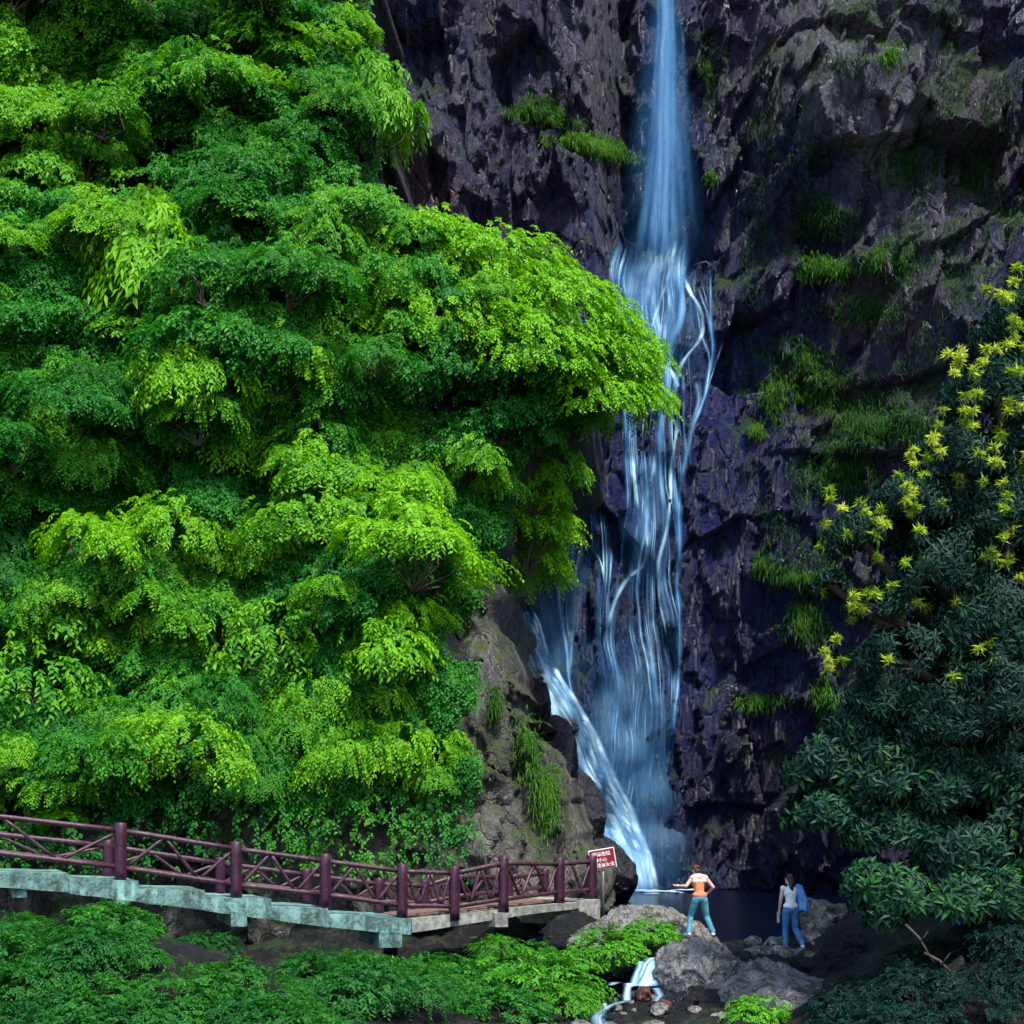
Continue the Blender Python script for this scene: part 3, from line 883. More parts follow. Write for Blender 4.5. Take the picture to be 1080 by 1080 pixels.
# ------------------------------------------------------------------ shrubs on the left slope
SHR = []
for k in range(9):
    rg = np.random.default_rng(100 + k); lf = (0.085, 0.105, 0.15, 0.095, 0.12, 0.19, 0.09, 0.11, 0.14)[k]
    bl = [((0, 0, 0.1), (1.0, 1.0, 0.72))]
    for _ in range(rg.integers(2, 5)):
        a = rg.uniform(0, 6.28); q = rg.uniform(0.5, 0.95)
        bl.append(((q * math.cos(a), q * math.sin(a), rg.uniform(-0.35, 0.3)), (rg.uniform(0.4, 0.7), rg.uniform(0.4, 0.7), rg.uniform(0.3, 0.5))))
    SHR.append(plant_mesh('shrub', bl, int(620 * (0.105 / lf) ** 1.3), rg, M['vine'], leaf=lf, wid=(0.55, 0.4, 0.45)[k % 3], n_leaf=11, length=0.29 * (lf / 0.105) ** 0.7, droop=0.9 + 0.5 * rg.random(), zmin=-0.3, stems=8, updn=0.5))

shrub_n = [0]


def shrub(px, py, r, tone, label, group=None, k=None, sq=(1, 1, 1), out=0.35):
    c = on_hill(np.array([float(px)]), np.array([float(py)]))[0]
    c[1] -= 0.8 * float(drape(c[:1], c[2:3])[0][0])
    k = random.randrange(len(SHR)) if k is None else k
    o = link('shrub', SHR[k], None, (c[0], c[1] - out * r, c[2]), (random.uniform(-0.15, 0.3), random.uniform(-0.2, 0.2), random.uniform(0, 6.28)),
             (r * sq[0], r * sq[1], r * sq[2]))
    o.color = (tone, tone, tone, 1)
    tag(o, label, 'shrub', group)
    return o


UNIQ = [  # px, py, radius m, tone, squash, label
    (548, 578, 1.75, 1.00, (1.1, 1, 0.9), 'yellow-green shrub hanging over the rock edge beside the lower fall'),
    (440, 600, 1.7, 0.95, (1.3, 1, 0.8), 'broad yellow-green shrub mid-slope above the bare rock outcrop'),
    (330, 575, 1.4, 0.75, (1.3, 1, 0.8), 'bright green shrub on the mid-slope next to a dark hollow'),
    (590, 505, 0.9, 0.72, (1, 1, 0.9), 'small green shrub tucked under the overhanging tree beside the fall'),
    (165, 12, 2.4, 0.95, (1.5, 1, 0.7), 'yellow-green shrub at the very top of the left slope'),
    (165, 300, 1.5, 0.85, (0.8, 1, 1.3), 'bright green shrub on the ridge that runs down the upper slope'),
    (235, 130, 1.7, 0.6, (1.5, 1, 0.8), 'wide green shrub with a dark hollow below it high on the slope'),
    (460, 790, 1.0, 0.8, (1.2, 1, 0.7), 'low bright green shrub spreading over the grey outcrop above the walkway'),
    (395, 800, 1.0, 0.85, (1.1, 1, 0.9), 'bright green shrub just left of the grey outcrop'),
    (60, 740, 1.4, 0.6, (1.2, 1, 0.9), 'mid green shrub low on the slope at the left edge'),
    (210, 790, 1.2, 0.85, (1.3, 1, 0.8), 'yellow-green shrub low on the slope above the second railing post'),
    (400, 150, 1.5, 0.7, (0.8, 1, 1.3), 'green shrub at the upper edge of the slope against the purple cliff'),
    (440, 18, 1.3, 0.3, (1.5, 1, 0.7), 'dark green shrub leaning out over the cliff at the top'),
    (360, 520, 1.1, 0.7, (1.3, 1, 0.8), 'green shrub in the middle of the slope below the overhanging tree'),
    (300, 690, 1.4, 0.7, (1.2, 1, 0.9), 'green shrub below the broad yellow-green one'),
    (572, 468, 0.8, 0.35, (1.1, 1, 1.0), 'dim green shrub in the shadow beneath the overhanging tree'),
    (560, 522, 1.0, 0.9, (1.0, 1, 1.1), 'yellow-green shrub on the rock corner below the overhanging tree'),
    (75, 868, 0.55, 0.95, (1.4, 1, 0.6), 'small yellow-green plant just above the walkway handrail'),
]
placed = []
for px, py, r, tone, sq, lab in UNIQ:
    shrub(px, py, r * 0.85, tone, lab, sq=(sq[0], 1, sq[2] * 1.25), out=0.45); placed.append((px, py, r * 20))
zones = {0: ('green shrub in the dense growth on the upper left slope', 'shrubs on the upper left slope'),
         1: ('green shrub in the dense growth on the middle of the left slope', 'shrubs on the middle left slope'),
         2: ('green shrub in the dense growth on the lower left slope', 'shrubs on the lower left slope')}
tries = 0
while len(placed) < 150 and tries < 9000:
    tries += 1
    px = random.uniform(-50, 640); py = random.uniform(-40, 850)
    e = float(np.interp(py, EPY, EPX))
    if px > e - 8: continue
    if py > 610 and px > 455 + 0.2 * (py - 640) - 25: continue
    if 395 < px < 570 and 410 < py < 485: continue                 # hollow under the overhanging tree
    if vnoise(np.array([[px / 95.0, py / 60.0, 3.3]]), 5)[0] < -0.24: continue    # dark hollows
    rr = random.uniform(14, 32)
    if any((px - a) ** 2 + ((py - b) * 1.25) ** 2 < (0.62 * (rr + c)) ** 2 for a, b, c in placed): continue
    z_ = 0 if py < 300 else 1 if py < 580 else 2
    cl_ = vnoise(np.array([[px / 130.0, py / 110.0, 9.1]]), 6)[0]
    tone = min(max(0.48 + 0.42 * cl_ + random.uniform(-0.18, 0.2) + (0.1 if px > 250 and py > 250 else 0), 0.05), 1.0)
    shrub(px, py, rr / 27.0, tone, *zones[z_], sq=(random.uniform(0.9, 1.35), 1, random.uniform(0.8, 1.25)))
    placed.append((px, py, rr))
print('shrubs', len(placed))


# ------------------------------------------------------------------ trees
def tree(name, label, cat, foot, blobs, n_spray, mat, tone, leaf, length, n_leaf, rng, droop=0.5, wid=0.5, limbs=9, trunk_r=0.22, group=None, whorl=False, updn=0.75, zmin=-0.35):
    foot = np.array(foot, float)
    r = thing(name, label, cat, tuple(foot), 0, group)
    bl = [(np.array(c) - foot, s) for c, s in blobs]
    P, D = crown_pts(bl, n_spray, rng, zmin, (0.55, 1.04), 0.3)
    if whorl:
        V, Fc, t = whorl_leaves(P, D, rng, leaf, n_leaf, wid)
    else:
        V, Fc, t = spray_leaves(P, D, rng, n_leaf, length, leaf, wid, droop, updn)
    cr = link('crown', np_mesh('crown', V, Fc, 3, [mat], False, t), r); cr.color = (tone, tone, tone, 1)
    bm = bmesh.new()
    cen = sum(c for c, s in bl) / len(bl)
    fork = cen * np.array((0.45, 0.45, 0.55))
    add_tube(bm, [(0, 0, -0.4), tuple(fork * 0.5 + np.array((0.1, 0.05, 0))), tuple(fork)], [trunk_r * 1.25, trunk_r, trunk_r * 0.75], 10, 0.15)
    for k, (c, s) in enumerate(bl):
        m = (fork + c) / 2 + rng.normal(0, 0.2, 3)
        add_tube(bm, [tuple(fork), tuple(m), tuple(c), tuple(c + np.array(s) * unit(c - fork) * 0.6)], [trunk_r * 0.6, trunk_r * 0.4, trunk_r * 0.25, 0.02], 7, 0.1, k)
    for k in range(limbs):
        p = P[rng.integers(len(P))]
        b = bl[int(np.argmin([np.linalg.norm(p - c) for c, s in bl]))][0]
        add_tube(bm, [tuple(b), tuple((b + p) / 2 + rng.normal(0, 0.1, 3)), tuple(p)], [0.05, 0.035, 0.012], 5)
    bm_obj('trunk', bm, M['bark'], r, True)
    return r, P, D


def whorl_leaves(P, D, rng, leaf, n_leaf, wid):
    n = len(P)
    ref = unit(np.cross(D, rng.normal(0, 1, (n, 3)))); oth = np.cross(D, ref)
    a = (np.arange(n_leaf) / n_leaf * 6.283)[None] + rng.uniform(0, 6.28, (n, 1)) + rng.normal(0, 0.15, (n, n_leaf))
    axis = unit(D + np.array((0, 0, 0.55)))[:, None]
    rad = ref[:, None] * np.cos(a)[..., None] + oth[:, None] * np.sin(a)[..., None]
    ld = unit(rad + axis * rng.uniform(-0.1, 0.4, (n, n_leaf, 1)) - np.array((0, 0, 0.35)))
    nn = unit(axis + np.array((0, 0, 0.5)) + rng.normal(0, 0.15, (n, n_leaf, 3)))
    B = P[:, None] + ld * 0.03 + rng.normal(0, 0.015, (n, n_leaf, 3))
    sz = leaf * rng.uniform(0.7, 1.2, (n, n_leaf))
    V, Fc = leaves_geo(B.reshape(-1, 3), ld.reshape(-1, 3), nn.reshape(-1, 3), sz.ravel(), (sz * wid).ravel(), 0.25, 0.22)
    t = (rng.uniform(0, 0.7, n)[:, None] + rng.uniform(0, 0.3, (n, n_leaf))).ravel()
    return V, Fc, np.repeat(t, 2)


def blob(px, py, rpx, Y, sq=(1, 1, 0.8)):
    r = rpx / F * Y
    return (at(px, py, Y), (r * sq[0], r * sq[1], r * sq[2]))


rg = np.random.default_rng(5)
ft = on_hill(np.array([520.]), np.array([475.]))[0]
tree('overhanging_tree', 'wide yellow-green tree leaning from the slope out over the waterfall', 'tree', ft,
     [blob(440, 285, 62, 42.5, (1.3, 1, 0.8)), blob(520, 300, 66, 42.3, (1.2, 1, 0.8)), blob(585, 345, 62, 42.0, (1.2, 1, 0.8)), blob(645, 385, 48, 42.0, (1.15, 1, 0.9)),
      blob(672, 425, 34, 42.0), blob(560, 385, 60, 41.2, (1.5, 1, 0.7)), blob(470, 350, 60, 41.3, (1.5, 1, 0.7)), blob(630, 425, 44, 41.6, (1.3, 1, 0.7)), blob(405, 345, 44, 41.5, (1.3, 1, 0.7))],
     9500, M['vine'], 0.92, 0.115, 0.32, 10, rg, droop=0.95, wid=0.58, updn=0.6)

# right-hand chestnut trees, near
rg = np.random.default_rng(8)
YT = 27.0
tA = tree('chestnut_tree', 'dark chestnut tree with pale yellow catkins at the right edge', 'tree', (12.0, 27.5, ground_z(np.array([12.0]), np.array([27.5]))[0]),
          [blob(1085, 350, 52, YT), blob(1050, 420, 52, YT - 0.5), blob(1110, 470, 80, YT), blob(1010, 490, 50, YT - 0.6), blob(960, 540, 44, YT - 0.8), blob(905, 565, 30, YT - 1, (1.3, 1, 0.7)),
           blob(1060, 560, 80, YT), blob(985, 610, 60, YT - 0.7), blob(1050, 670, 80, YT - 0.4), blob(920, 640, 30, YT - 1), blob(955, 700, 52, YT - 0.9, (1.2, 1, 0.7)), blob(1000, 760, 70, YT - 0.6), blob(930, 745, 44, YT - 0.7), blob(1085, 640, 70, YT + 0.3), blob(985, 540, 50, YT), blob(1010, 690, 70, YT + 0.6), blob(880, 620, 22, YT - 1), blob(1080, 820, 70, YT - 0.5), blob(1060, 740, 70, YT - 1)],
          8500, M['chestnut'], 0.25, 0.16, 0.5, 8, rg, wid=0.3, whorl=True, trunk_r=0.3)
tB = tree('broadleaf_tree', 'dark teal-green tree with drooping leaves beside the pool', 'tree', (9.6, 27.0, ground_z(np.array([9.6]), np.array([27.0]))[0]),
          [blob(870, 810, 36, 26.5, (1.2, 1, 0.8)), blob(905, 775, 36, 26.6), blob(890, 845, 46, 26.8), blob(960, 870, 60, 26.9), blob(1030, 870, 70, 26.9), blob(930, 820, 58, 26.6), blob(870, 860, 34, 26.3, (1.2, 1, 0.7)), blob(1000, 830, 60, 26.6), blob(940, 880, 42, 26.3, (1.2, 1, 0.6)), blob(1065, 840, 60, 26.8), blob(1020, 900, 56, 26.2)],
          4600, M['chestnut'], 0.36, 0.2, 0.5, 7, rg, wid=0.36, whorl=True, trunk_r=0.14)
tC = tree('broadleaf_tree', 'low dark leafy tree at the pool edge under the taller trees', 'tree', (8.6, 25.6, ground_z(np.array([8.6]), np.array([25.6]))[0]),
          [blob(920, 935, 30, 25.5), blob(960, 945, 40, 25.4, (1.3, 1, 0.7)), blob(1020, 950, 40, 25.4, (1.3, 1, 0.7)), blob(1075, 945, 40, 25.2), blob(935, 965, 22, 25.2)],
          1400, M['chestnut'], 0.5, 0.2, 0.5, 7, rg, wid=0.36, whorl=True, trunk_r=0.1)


def catkins(root, P, D, n_extra, pts, rng, rad=0.10):
    foot = np.array(root.location)
    Q = [at(px, py, Y) - foot for px, py, Y in pts]
    up = P[:, 2] > np.quantile(P[:, 2], 0.35)
    front = (D[:, 1] < 0.2) & up & (D[:, 2] > -0.1)
    cand = P[front]
    Q = np.array(Q + list(cand[rng.choice(len(cand), n_extra, replace=False)] * 1.0))
    k = 46
    B, ld, sz = [], [], []
    for q in Q:
        for _ in range(rng.integers(1, 4)):
            c = q + rng.normal(0, 0.19, 3)
            for _ in range(k):
                d = unit(rng.normal(0, 1, 3) + np.array((0, -0.2, 0.55)))
                B.append(c + rng.normal(0, 0.02, 3)); ld.append(d); sz.append(rad * rng.uniform(0.7, 1.3))
    B, ld, sz = np.array(B), np.array(ld), np.array(sz)
    nn = unit(rng.normal(0, 1, B.shape) + np.array((0, -0.5, 0.8)))
    V, Fc = leaves_geo(B, ld, nn, sz, np.full(len(sz), 0.010), 0.1, 0.9)
    t = np.repeat(np.clip(np.repeat(rng.uniform(-0.5, 0.7, (len(sz) + 45) // 46), 46)[:len(sz)] + rng.uniform(-0.2, 0.2, len(sz)), -0.6, 1), 2)
    o = link('blossoms', np_mesh('blossoms', V, Fc, 3, [M['catkin']], False, t), root)
    o.color = (0.85, 0.85, 0.85, 1)


cp = [(1000, 376), (1008, 384), (1030, 372), (1027, 385), (1045, 300), (1052, 318), (1062, 330), (1075, 296), (1070, 345), (1078, 372), (1066, 392), (1060, 410), (1078, 420), (1005, 408), (1040, 432), (1052, 430), (1030, 440),
      (985, 463), (972, 462), (978, 478), (990, 470), (952, 489), (955, 525), (985, 523), (880, 537), (893, 538), (912, 545), (925, 550), (940, 545), (960, 540), (875, 548), (1050, 487), (1048, 500), (1065, 512), (1075, 470), (1078, 480), (1068, 474),
      (910, 618), (915, 625), (945, 600), (900, 560), (872, 698), (885, 702), (900, 690), (928, 705), (985, 712), (1035, 690), (1040, 696), (965, 640), (1055, 590)]
catkins(tA[0], tA[1], tA[2], 45, [(a, b, YT - 1.6 - 0.3 * random.random()) for a, b in cp], rg)


# ------------------------------------------------------------------ grass hanging on the cliff
def blades(C, dirs, rng, ln, w, name, tone, gravity=0.9, mat='grass', tvar=None):
    n = len(C)
    d0 = unit(dirs)
    L_ = ln * rng.uniform(0.5, 1.3, n)[:, None]
    s = unit(np.cross(d0, rng.normal(0, 1, (n, 3))))
    p1 = C + d0 * L_ * 0.5
    p2 = p1 + unit(d0 + np.array((0, 0, -gravity))) * L_ * 0.5
    W = w * rng.uniform(0.7, 1.3, n)[:, None]
    V = np.stack([C - s * W, C + s * W, p1 + s * W * 0.8, p1 - s * W * 0.8, p2], 1).reshape(-1, 3)
    i = np.arange(n)[:, None] * 5
    Fc = np.concatenate([i + np.array([0, 1, 2]), i + np.array([0, 2, 3]), i + np.array([3, 2, 4])], 1).reshape(-1, 3)
    t = rng.uniform(0, 1, n) if tvar is None else tvar
    return np_mesh(name, V, Fc, 3, [M[mat]], False, np.repeat(t, 3))


GP = [  # px, py, rx, ry, n, tone, label
    (572, 122, 36, 14, 1500, 0.55, 'green grass on the sloping ledge left of the plunging water'),
    (628, 158, 50, 11, 2200, 0.85, 'bright green grass along the lower rim of the ledge beside the plunge'),
    (868, 287, 32, 13, 1200, 0.75, 'bright mossy grass on a rock shelf right of the cascade'),
    (935, 280, 42, 22, 1300, 0.5, 'green grass on the shelf in the middle of the right cliff'),
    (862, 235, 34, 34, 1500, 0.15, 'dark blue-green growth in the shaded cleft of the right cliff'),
    (815, 422, 15, 26, 700, 0.7, 'bright upright grass tuft alone on the dark wet rock'),
    (797, 456, 10, 9, 250, 0.85, 'little yellow-green moss tuft just under the upright grass tuft'),
    (850, 385, 30, 26, 900, 0.45, 'green grass hanging at the left end of the upper right ledges'),
    (865, 415, 40, 22, 1400, 0.5, 'wide fringe of grass hanging above the red-brown bare patch'),
    (930, 452, 70, 26, 2600, 0.35, 'long dark green fringe of grass across the right cliff'),
    (885, 495, 44, 32, 1900, 0.3, 'dense dark grass hanging beneath the long fringe'),
    (838, 612, 44, 12, 900, 0.6, 'green grass strip sloping down towards the dark wet rock'),
    (800, 742, 32, 10, 500, 0.8, 'small yellow-green plant arching on the dark rock right of the fall'),
    (805, 597, 14, 14, 400, 0.5, 'small green tuft on the rock halfway down right of the fall'),
    (848, 655, 24, 34, 1000, 0.5, 'green grass hanging above the broadleaf tree'),
    (872, 738, 16, 34, 800, 0.7, 'bright mossy grass strip behind the top of the broadleaf tree'),
    (750, 190, 7, 7, 120, 0.6, 'tiny green tuft right of the plunging water'),
    (935, 60, 20, 16, 400, 0.75, 'yellow-green moss on the grey rock at the top right'),
    (960, 175, 40, 34, 800, 0.2, 'olive dry grass hanging on the upper right cliff'),
    (1030, 180, 30, 50, 800, 0.2, 'olive dry grass hanging near the upper right corner'),
    (915, 330, 60, 24, 900, 0.25, 'thin dull grass hanging below the green shelf'),
    (745, 75, 20, 50, 500, 0.1, 'dark moss on the rock close to the right of the plunge'),
]
for px, py, rx, ry, n, tone, lab in GP:
    a = RNG.uniform(0, 6.283, n); n = int(n * 1.25); a = RNG.uniform(0, 6.283, n); q = np.minimum(np.abs(RNG.normal(0, 0.6, n)), RNG.uniform(0.85, 1.05, n)) * (1 + 0.3 * np.sin(3 * a + px))
    if 560 < px < 640 and py < 170: yy = py + q * np.sin(a) * ry + (q * np.cos(a)) * (10 if px > 600 else 6)
    else: yy = py + q * np.sin(a) * ry
    C = on_cliff(px + q * np.cos(a) * rx, yy)
    C[:, 1] -= 0.02
    dirs = np.array((0, -0.8, 0.35)) + RNG.normal(0, 0.45, (n, 3))
    o = link('grass_clump', blades(C, dirs, RNG, 0.55, 0.014, 'grass_clump', tone, 1.5))
    tone *= 0.85; o.color = (tone,) * 3 + (1,)
    tag(o, lab, 'grass')

for px, py, rx, ry, n, tone, lab in [(556, 790, 14, 34, 900, 0.6, 'long yellow-green grass hanging down the grey outcrop above the walkway'), (576, 845, 14, 34, 1000, 0.7, 'bright grass hanging low on the grey outcrop near the sign'),
                                     (522, 745, 7, 18, 500, 0.35, 'dull dry grass high on the grey outcrop'), (205, 850, 26, 26, 900, 0.75, 'mossy yellow-green patch at the foot of the slope behind the walkway')]:
    C = on_hill(px + RNG.normal(0, 0.5, n) * rx, py + RNG.normal(0, 0.5, n) * ry)
    o = link('grass_clump', blades(C, np.array((0.1, -0.8, 0.25)) + RNG.normal(0, 0.4, (n, 3)), RNG, 0.42, 0.014, 'grass_clump', tone, 1.6))
    o.color = (tone,) * 3 + (1,); tag(o, lab, 'grass')

# thin dull grass scattered on the right buttress
n = 42000
px = RNG.uniform(780, 1080, n); py = RNG.uniform(0, 640, n)
C = on_cliff(px, py)
k = fbm(C / np.array((1.6, 1.6, 2.6)), 4, 31) > 0.13
C = C[k]
o = link('cliff_grass', blades(C, np.array((0, -0.8, 0.2)) + RNG.normal(0, 0.4, C.shape), RNG, 0.42, 0.010, 'cliff_grass', 0.1, 1.6))
o.color = (0.12, 0.12, 0.12, 1); tag(o, 'thin dull grass scattered over the right cliff', 'grass', kind='stuff')


# ------------------------------------------------------------------ boulders
def boulder(name, label, cat, loc, rad, seed, mat='boulder', group=None, sub=6, rough=1.0, rotz=0.0):
    bm = bmesh.new()
    bmesh.ops.create_icosphere(bm, subdivisions=sub, radius=1.0)
    V = np.array([v.co for v in bm.verts])
    rg = np.random.default_rng(seed)
    r = np.full(len(V), 1.05)
    for _ in range(9):                                            # flat broken faces
        d = unit(rg.normal(0, 1, 3)); h = rg.uniform(0.66, 0.9)
        dt = V @ d
        r = np.minimum(r, np.where(dt > 0.05, h / np.maximum(dt, 0.05), 9))
    V = V * r[:, None]
    off = rg.uniform(0, 50, 3)
    R = np.array(rad)
    W = V * R
    dsp = 0.06 * fbm(W / 0.5 + off, 4, seed) + 0.11 * facets(W / 0.42 + off, seed) + 0.04 * facets(W / 0.15 + off, seed + 3)
    W = W + unit(V) * dsp[:, None] * rough * min(1.0, R.mean() * 1.6)
    for v, c in zip(bm.verts, W): v.co = c
    o = bm_obj(name, bm, M[mat], None, True, loc, (0, 0, rotz))
    return tag(o, label, cat, group)


def bl_at(px, py, Y, rx, rz, ry, seed, label, name='boulder', mat='boulder', group=None, sub=6, rot=0):
    c = at(px, py, Y)
    return boulder(name, label, 'boulder' if name == 'boulder' else 'rock', tuple(c), (rx / F * Y, ry, rz / F * Y), seed, mat, group, sub, 0.35 if mat == 'blackrock' else 1.0, rot)


bl_at(742, 1027, 30.2, 50, 40, 1.0, 3, 'big grey boulder beside the little cascade, the person in orange stands behind it')
bl_at(826, 1062, 28.4, 64, 48, 1.2, 14, 'broad rounded grey boulder in the lower foreground below the stepping stones')
bl_at(672, 992, 32.8, 70, 34, 1.2, 21, 'long grey boulder behind the bright leafy bush near the sign')
bl_at(868, 968, 31.2, 26, 23, 0.55, 29, 'mossy olive boulder behind the person in white')
bl_at(745, 1010, 32.0, 46, 22, 0.6, 31, 'flat-topped grey rock under the feet of the person in orange', 'rock')
bl_at(604, 1000, 33.4, 46, 34, 1.0, 33, 'dark boulder under the end of the walkway', mat='ground')
bl_at(770, 1082, 26.5, 36, 16, 0.5, 35, 'low grey rock at the bottom edge of the picture', 'rock')
bl_at(697, 1062, 28.3, 11, 7, 0.16, 37, 'small red-brown stone in the stream', 'rock', 'redstone', sub=4)
bl_at(679, 1049, 29.0, 10, 8, 0.2, 38, 'dark red-brown rock splitting the little cascade', 'rock', 'redstone', sub=4)
bl_at(712, 1064, 28.6, 26, 20, 0.5, 39, 'black wet rock below the big grey boulder', 'rock', 'blackrock')
bl_at(860, 990, 30.9, 24, 12, 0.4, 41, 'mossy rock at the pool edge behind the white shoes', 'rock')
bl_at(888, 1010, 29.5, 22, 30, 0.6, 42, 'dark rock at the foot of the right bank', 'rock', 'ground')
for i, (px, py, Y, rx, rz, lab) in enumerate([
        (795, 994, 31.4, 10, 6, 'small pale stone at the left of the stepping stones'),
        (818, 996, 31.0, 13, 7, 'pale stepping stone behind the left foot of the person in white'),
        (800, 1006, 30.6, 15, 8, 'flat stepping stone between the big boulder and the person in white'),
        (826, 1006, 30.4, 14, 8, 'flat stone under the left foot of the person in white'),
        (846, 1009, 30.3, 14, 7, 'flat stone under the right foot of the person in white'),
        (858, 1000, 30.6, 9, 6, 'small round stone just right of the person in white'),
        (781, 1014, 30.3, 11, 9, 'dark stone against the side of the big grey boulder'),
        (815, 1018, 29.9, 20, 9, 'dark flat stone under the stepping stones'),
        (850, 1020, 29.8, 18, 9, 'dark stone above the broad rounded boulder'),
        (778, 996, 31.6, 9, 5, 'small dark stone at the water edge behind the boulder')]):
    bl_at(px, py - 1.5, Y, rx, rz, 0.3, 60 + i, lab, 'stone', 'boulder' if 'dark' not in lab else 'ground', 'stepping stones along the pool edge', 4)
# stones of the stream bed
k = 0
for i in range(120):
    Y = random.uniform(24.5, 31.0); X = random.gauss(1.9 + 0.06 * (Y - 27), 0.9)
    if not 0.4 < X < 3.6: continue
    r = random.uniform(0.05, 0.16)
    zg = float(ground_z(np.array([X]), np.array([Y]))[0])
    boulder('pebble', 'small dark stone lying in the stream bed', 'stone', (X, Y, zg + r * 0.25), (r * random.uniform(1, 1.5), r, r * 0.7), 200 + i, 'ground' if random.random() < 0.6 else 'boulder', 'small stones in the stream bed', 3, 0.5)
# black rocks in and beside the lower stream
c = on_cliff(np.array([592.]), np.array([766.]))[0]
boulder('rock', 'black wet rock standing in the middle of the lower stream', 'rock', (c[0], c[1] - 0.15, c[2]), (0.62, 0.5, 0.85), 301, 'blackrock')
BLK = [(556, 748, 46.5, 24, 42, 'black wet rock at the top of the dark edge beside the lower stream'),
       (579, 806, 47.0, 29, 56, 'black wet rock halfway along the dark edge beside the lower stream'),
       (607, 872, 47.6, 38, 60, 'black wet rock behind the sign, low on the dark edge'),
       (630, 928, 47.2, 40, 46, 'black wet rock in the pool at the foot of the lower stream')]
for i, (px, py, Y, rx, rz, lab) in enumerate(BLK):
    bl_at(px, py, Y, rx, rz, 1.4, 310 + i, lab, 'rock', 'blackrock')

# ------------------------------------------------------------------ little cascade between the boulders
sw0 = at(682, 1012, 30.6)
sw = thing('small_cascade', 'little white cascade pouring between the boulders into the stream', 'waterfall', (sw0[0], sw0[1], -0.9))


def stream_strand(paths, name):
    P2 = []
    Vs, Fs, UV, D, AC = [], [], [], [], []
    base = 0
    for pts, dens in paths:
        pts = np.array(pts, float)            # px, py, width px, Y
        t0 = np.linspace(0, 1, len(pts)); t = np.linspace(0, 1, 22)
        q = np.stack([np.interp(t, t0, pts[:, i]) for i in range(4)], 1)
        q[2:-2, 3] = np.convolve(q[:, 3], np.ones(5) / 5, 'valid')
        ro = RNG.random() * 30
        ln = 0
        for i in range(22):
            c = at(q[i, 0], q[i, 1], q[i, 3]); w = q[i, 2] / F * q[i, 3]
            if i: ln += np.linalg.norm(c - pc)
            pc = c
            for k_ in range(5):
                u = k_ / 4
                Vs.append((c[0] + (u - 0.5) * w, c[1] + (2 * u - 1) ** 2 * w * 0.2, c[2])); UV.append((u * w * 2 + ro, ln * 2 + ro)); D.append(dens); AC.append(u)
        for i in range(21):
            for k_ in range(4):
                a_ = base + i * 5 + k_
                Fs.append((a_, a_ + 1, a_ + 6, a_ + 5))
        base += 110
    me = np_mesh(name, np.array(Vs), np.array(Fs), 4, [M['fall']], True)
    uvl = me.uv_layers.new(name='UVMap'); vi = np.array(Fs).ravel()
    uvl.data.foreach_set('uv', np.array(UV, np.float32)[vi].ravel())
    for nm, arr in (('dens', D), ('across', AC)):
        a_ = me.attributes.new(nm, 'FLOAT', 'POINT'); a_.data.foreach_set('value', np.array(arr, np.float32))
    o = link(name, me, sw); o.matrix_parent_inverse = Matrix.Translation(-sw.location)


stream_strand([([(690, 1010, 22, 30.8), (684, 1016, 26, 30.3), (682, 1030, 34, 29.9), (680, 1040, 44, 29.5)], 0.94), ([(694, 1010, 12, 30.7), (690, 1020, 14, 30.2), (688, 1038, 16, 29.7)], 1.01),
               ([(676, 1014, 8, 30.3), (672, 1026, 9, 29.9), (668, 1040, 12, 29.5)], 0.86)], 'falling_sheet')
stream_strand([([(665, 1037, 20, 29.3), (662, 1042, 10, 29.0), (661, 1055, 12, 28.7)], 0.94), ([(692, 1042, 12, 29.1), (697, 1050, 12, 28.9), (690, 1058, 16, 28.7)], 0.58),
               ([(650, 1036, 16, 29.2), (644, 1039, 10, 28.9)], 0.72)], 'lower_trickle')
stream_strand([([(660, 1056, 18, 28.7), (645, 1060, 10, 28.2), (636, 1066, 14, 27.8), (630, 1072, 18, 27.4), (634, 1086, 24, 26.8)], 0.72), ([(637, 1058, 6, 28.3), (640, 1064, 8, 28.0)], 0.72)], 'stream_water')

# ------------------------------------------------------------------ foreground bushes
FB = {}
for key, leaf, wid, nl, ln, ns in (('fine', 0.11, 0.42, 13, 0.42, 420), ('leafy', 0.12, 0.55, 10, 0.32, 420), ('fern', 0.10, 0.3, 22, 0.6, 230)):
    FB[key] = []; FB[key + '_dark'] = []
    for k in range(4):
        rg = np.random.default_rng(500 + k + len(key))
        bl = [((0, 0, 0.25), (0.9, 0.9, 0.6))] + [((0.75 * math.cos(a), 0.75 * math.sin(a), rg.uniform(0, 0.35)), (0.5, 0.5, 0.42)) for a in rg.uniform(0, 6.28, 4)]
        FB[key].append(plant_mesh('bush', bl, ns, rg, M['fern'], leaf, wid, nl, ln, 0.6, -0.4, 10, shell=(0.55, 1.05)))
        if k < 3: FB[key + '_dark'].append(plant_mesh('bush', bl, ns // 2, rg, M['chestnut'], leaf * 1.3, wid, nl, ln, 0.6, -0.4, 10, shell=(0.55, 1.05)))  # darker copies with shade put into the leaf colour


def bush(px, py, Y, r, tone, label, key='leafy', group=None, sq=(1, 1, 0.8), name='bush'):
    c = at(px, py, Y)
    c[2] = max(c[2], float(ground_z(c[:1], c[1:2])[0]) + 0.1)
    o = link(name, random.choice(FB[key]), None, tuple(c), (0, 0, random.uniform(0, 6.28)), (r * sq[0], r * sq[1], r * sq[2]))
    o.color = (tone, tone, tone, 1)
    return tag(o, label, 'bush' if name == 'bush' else 'fern', group)


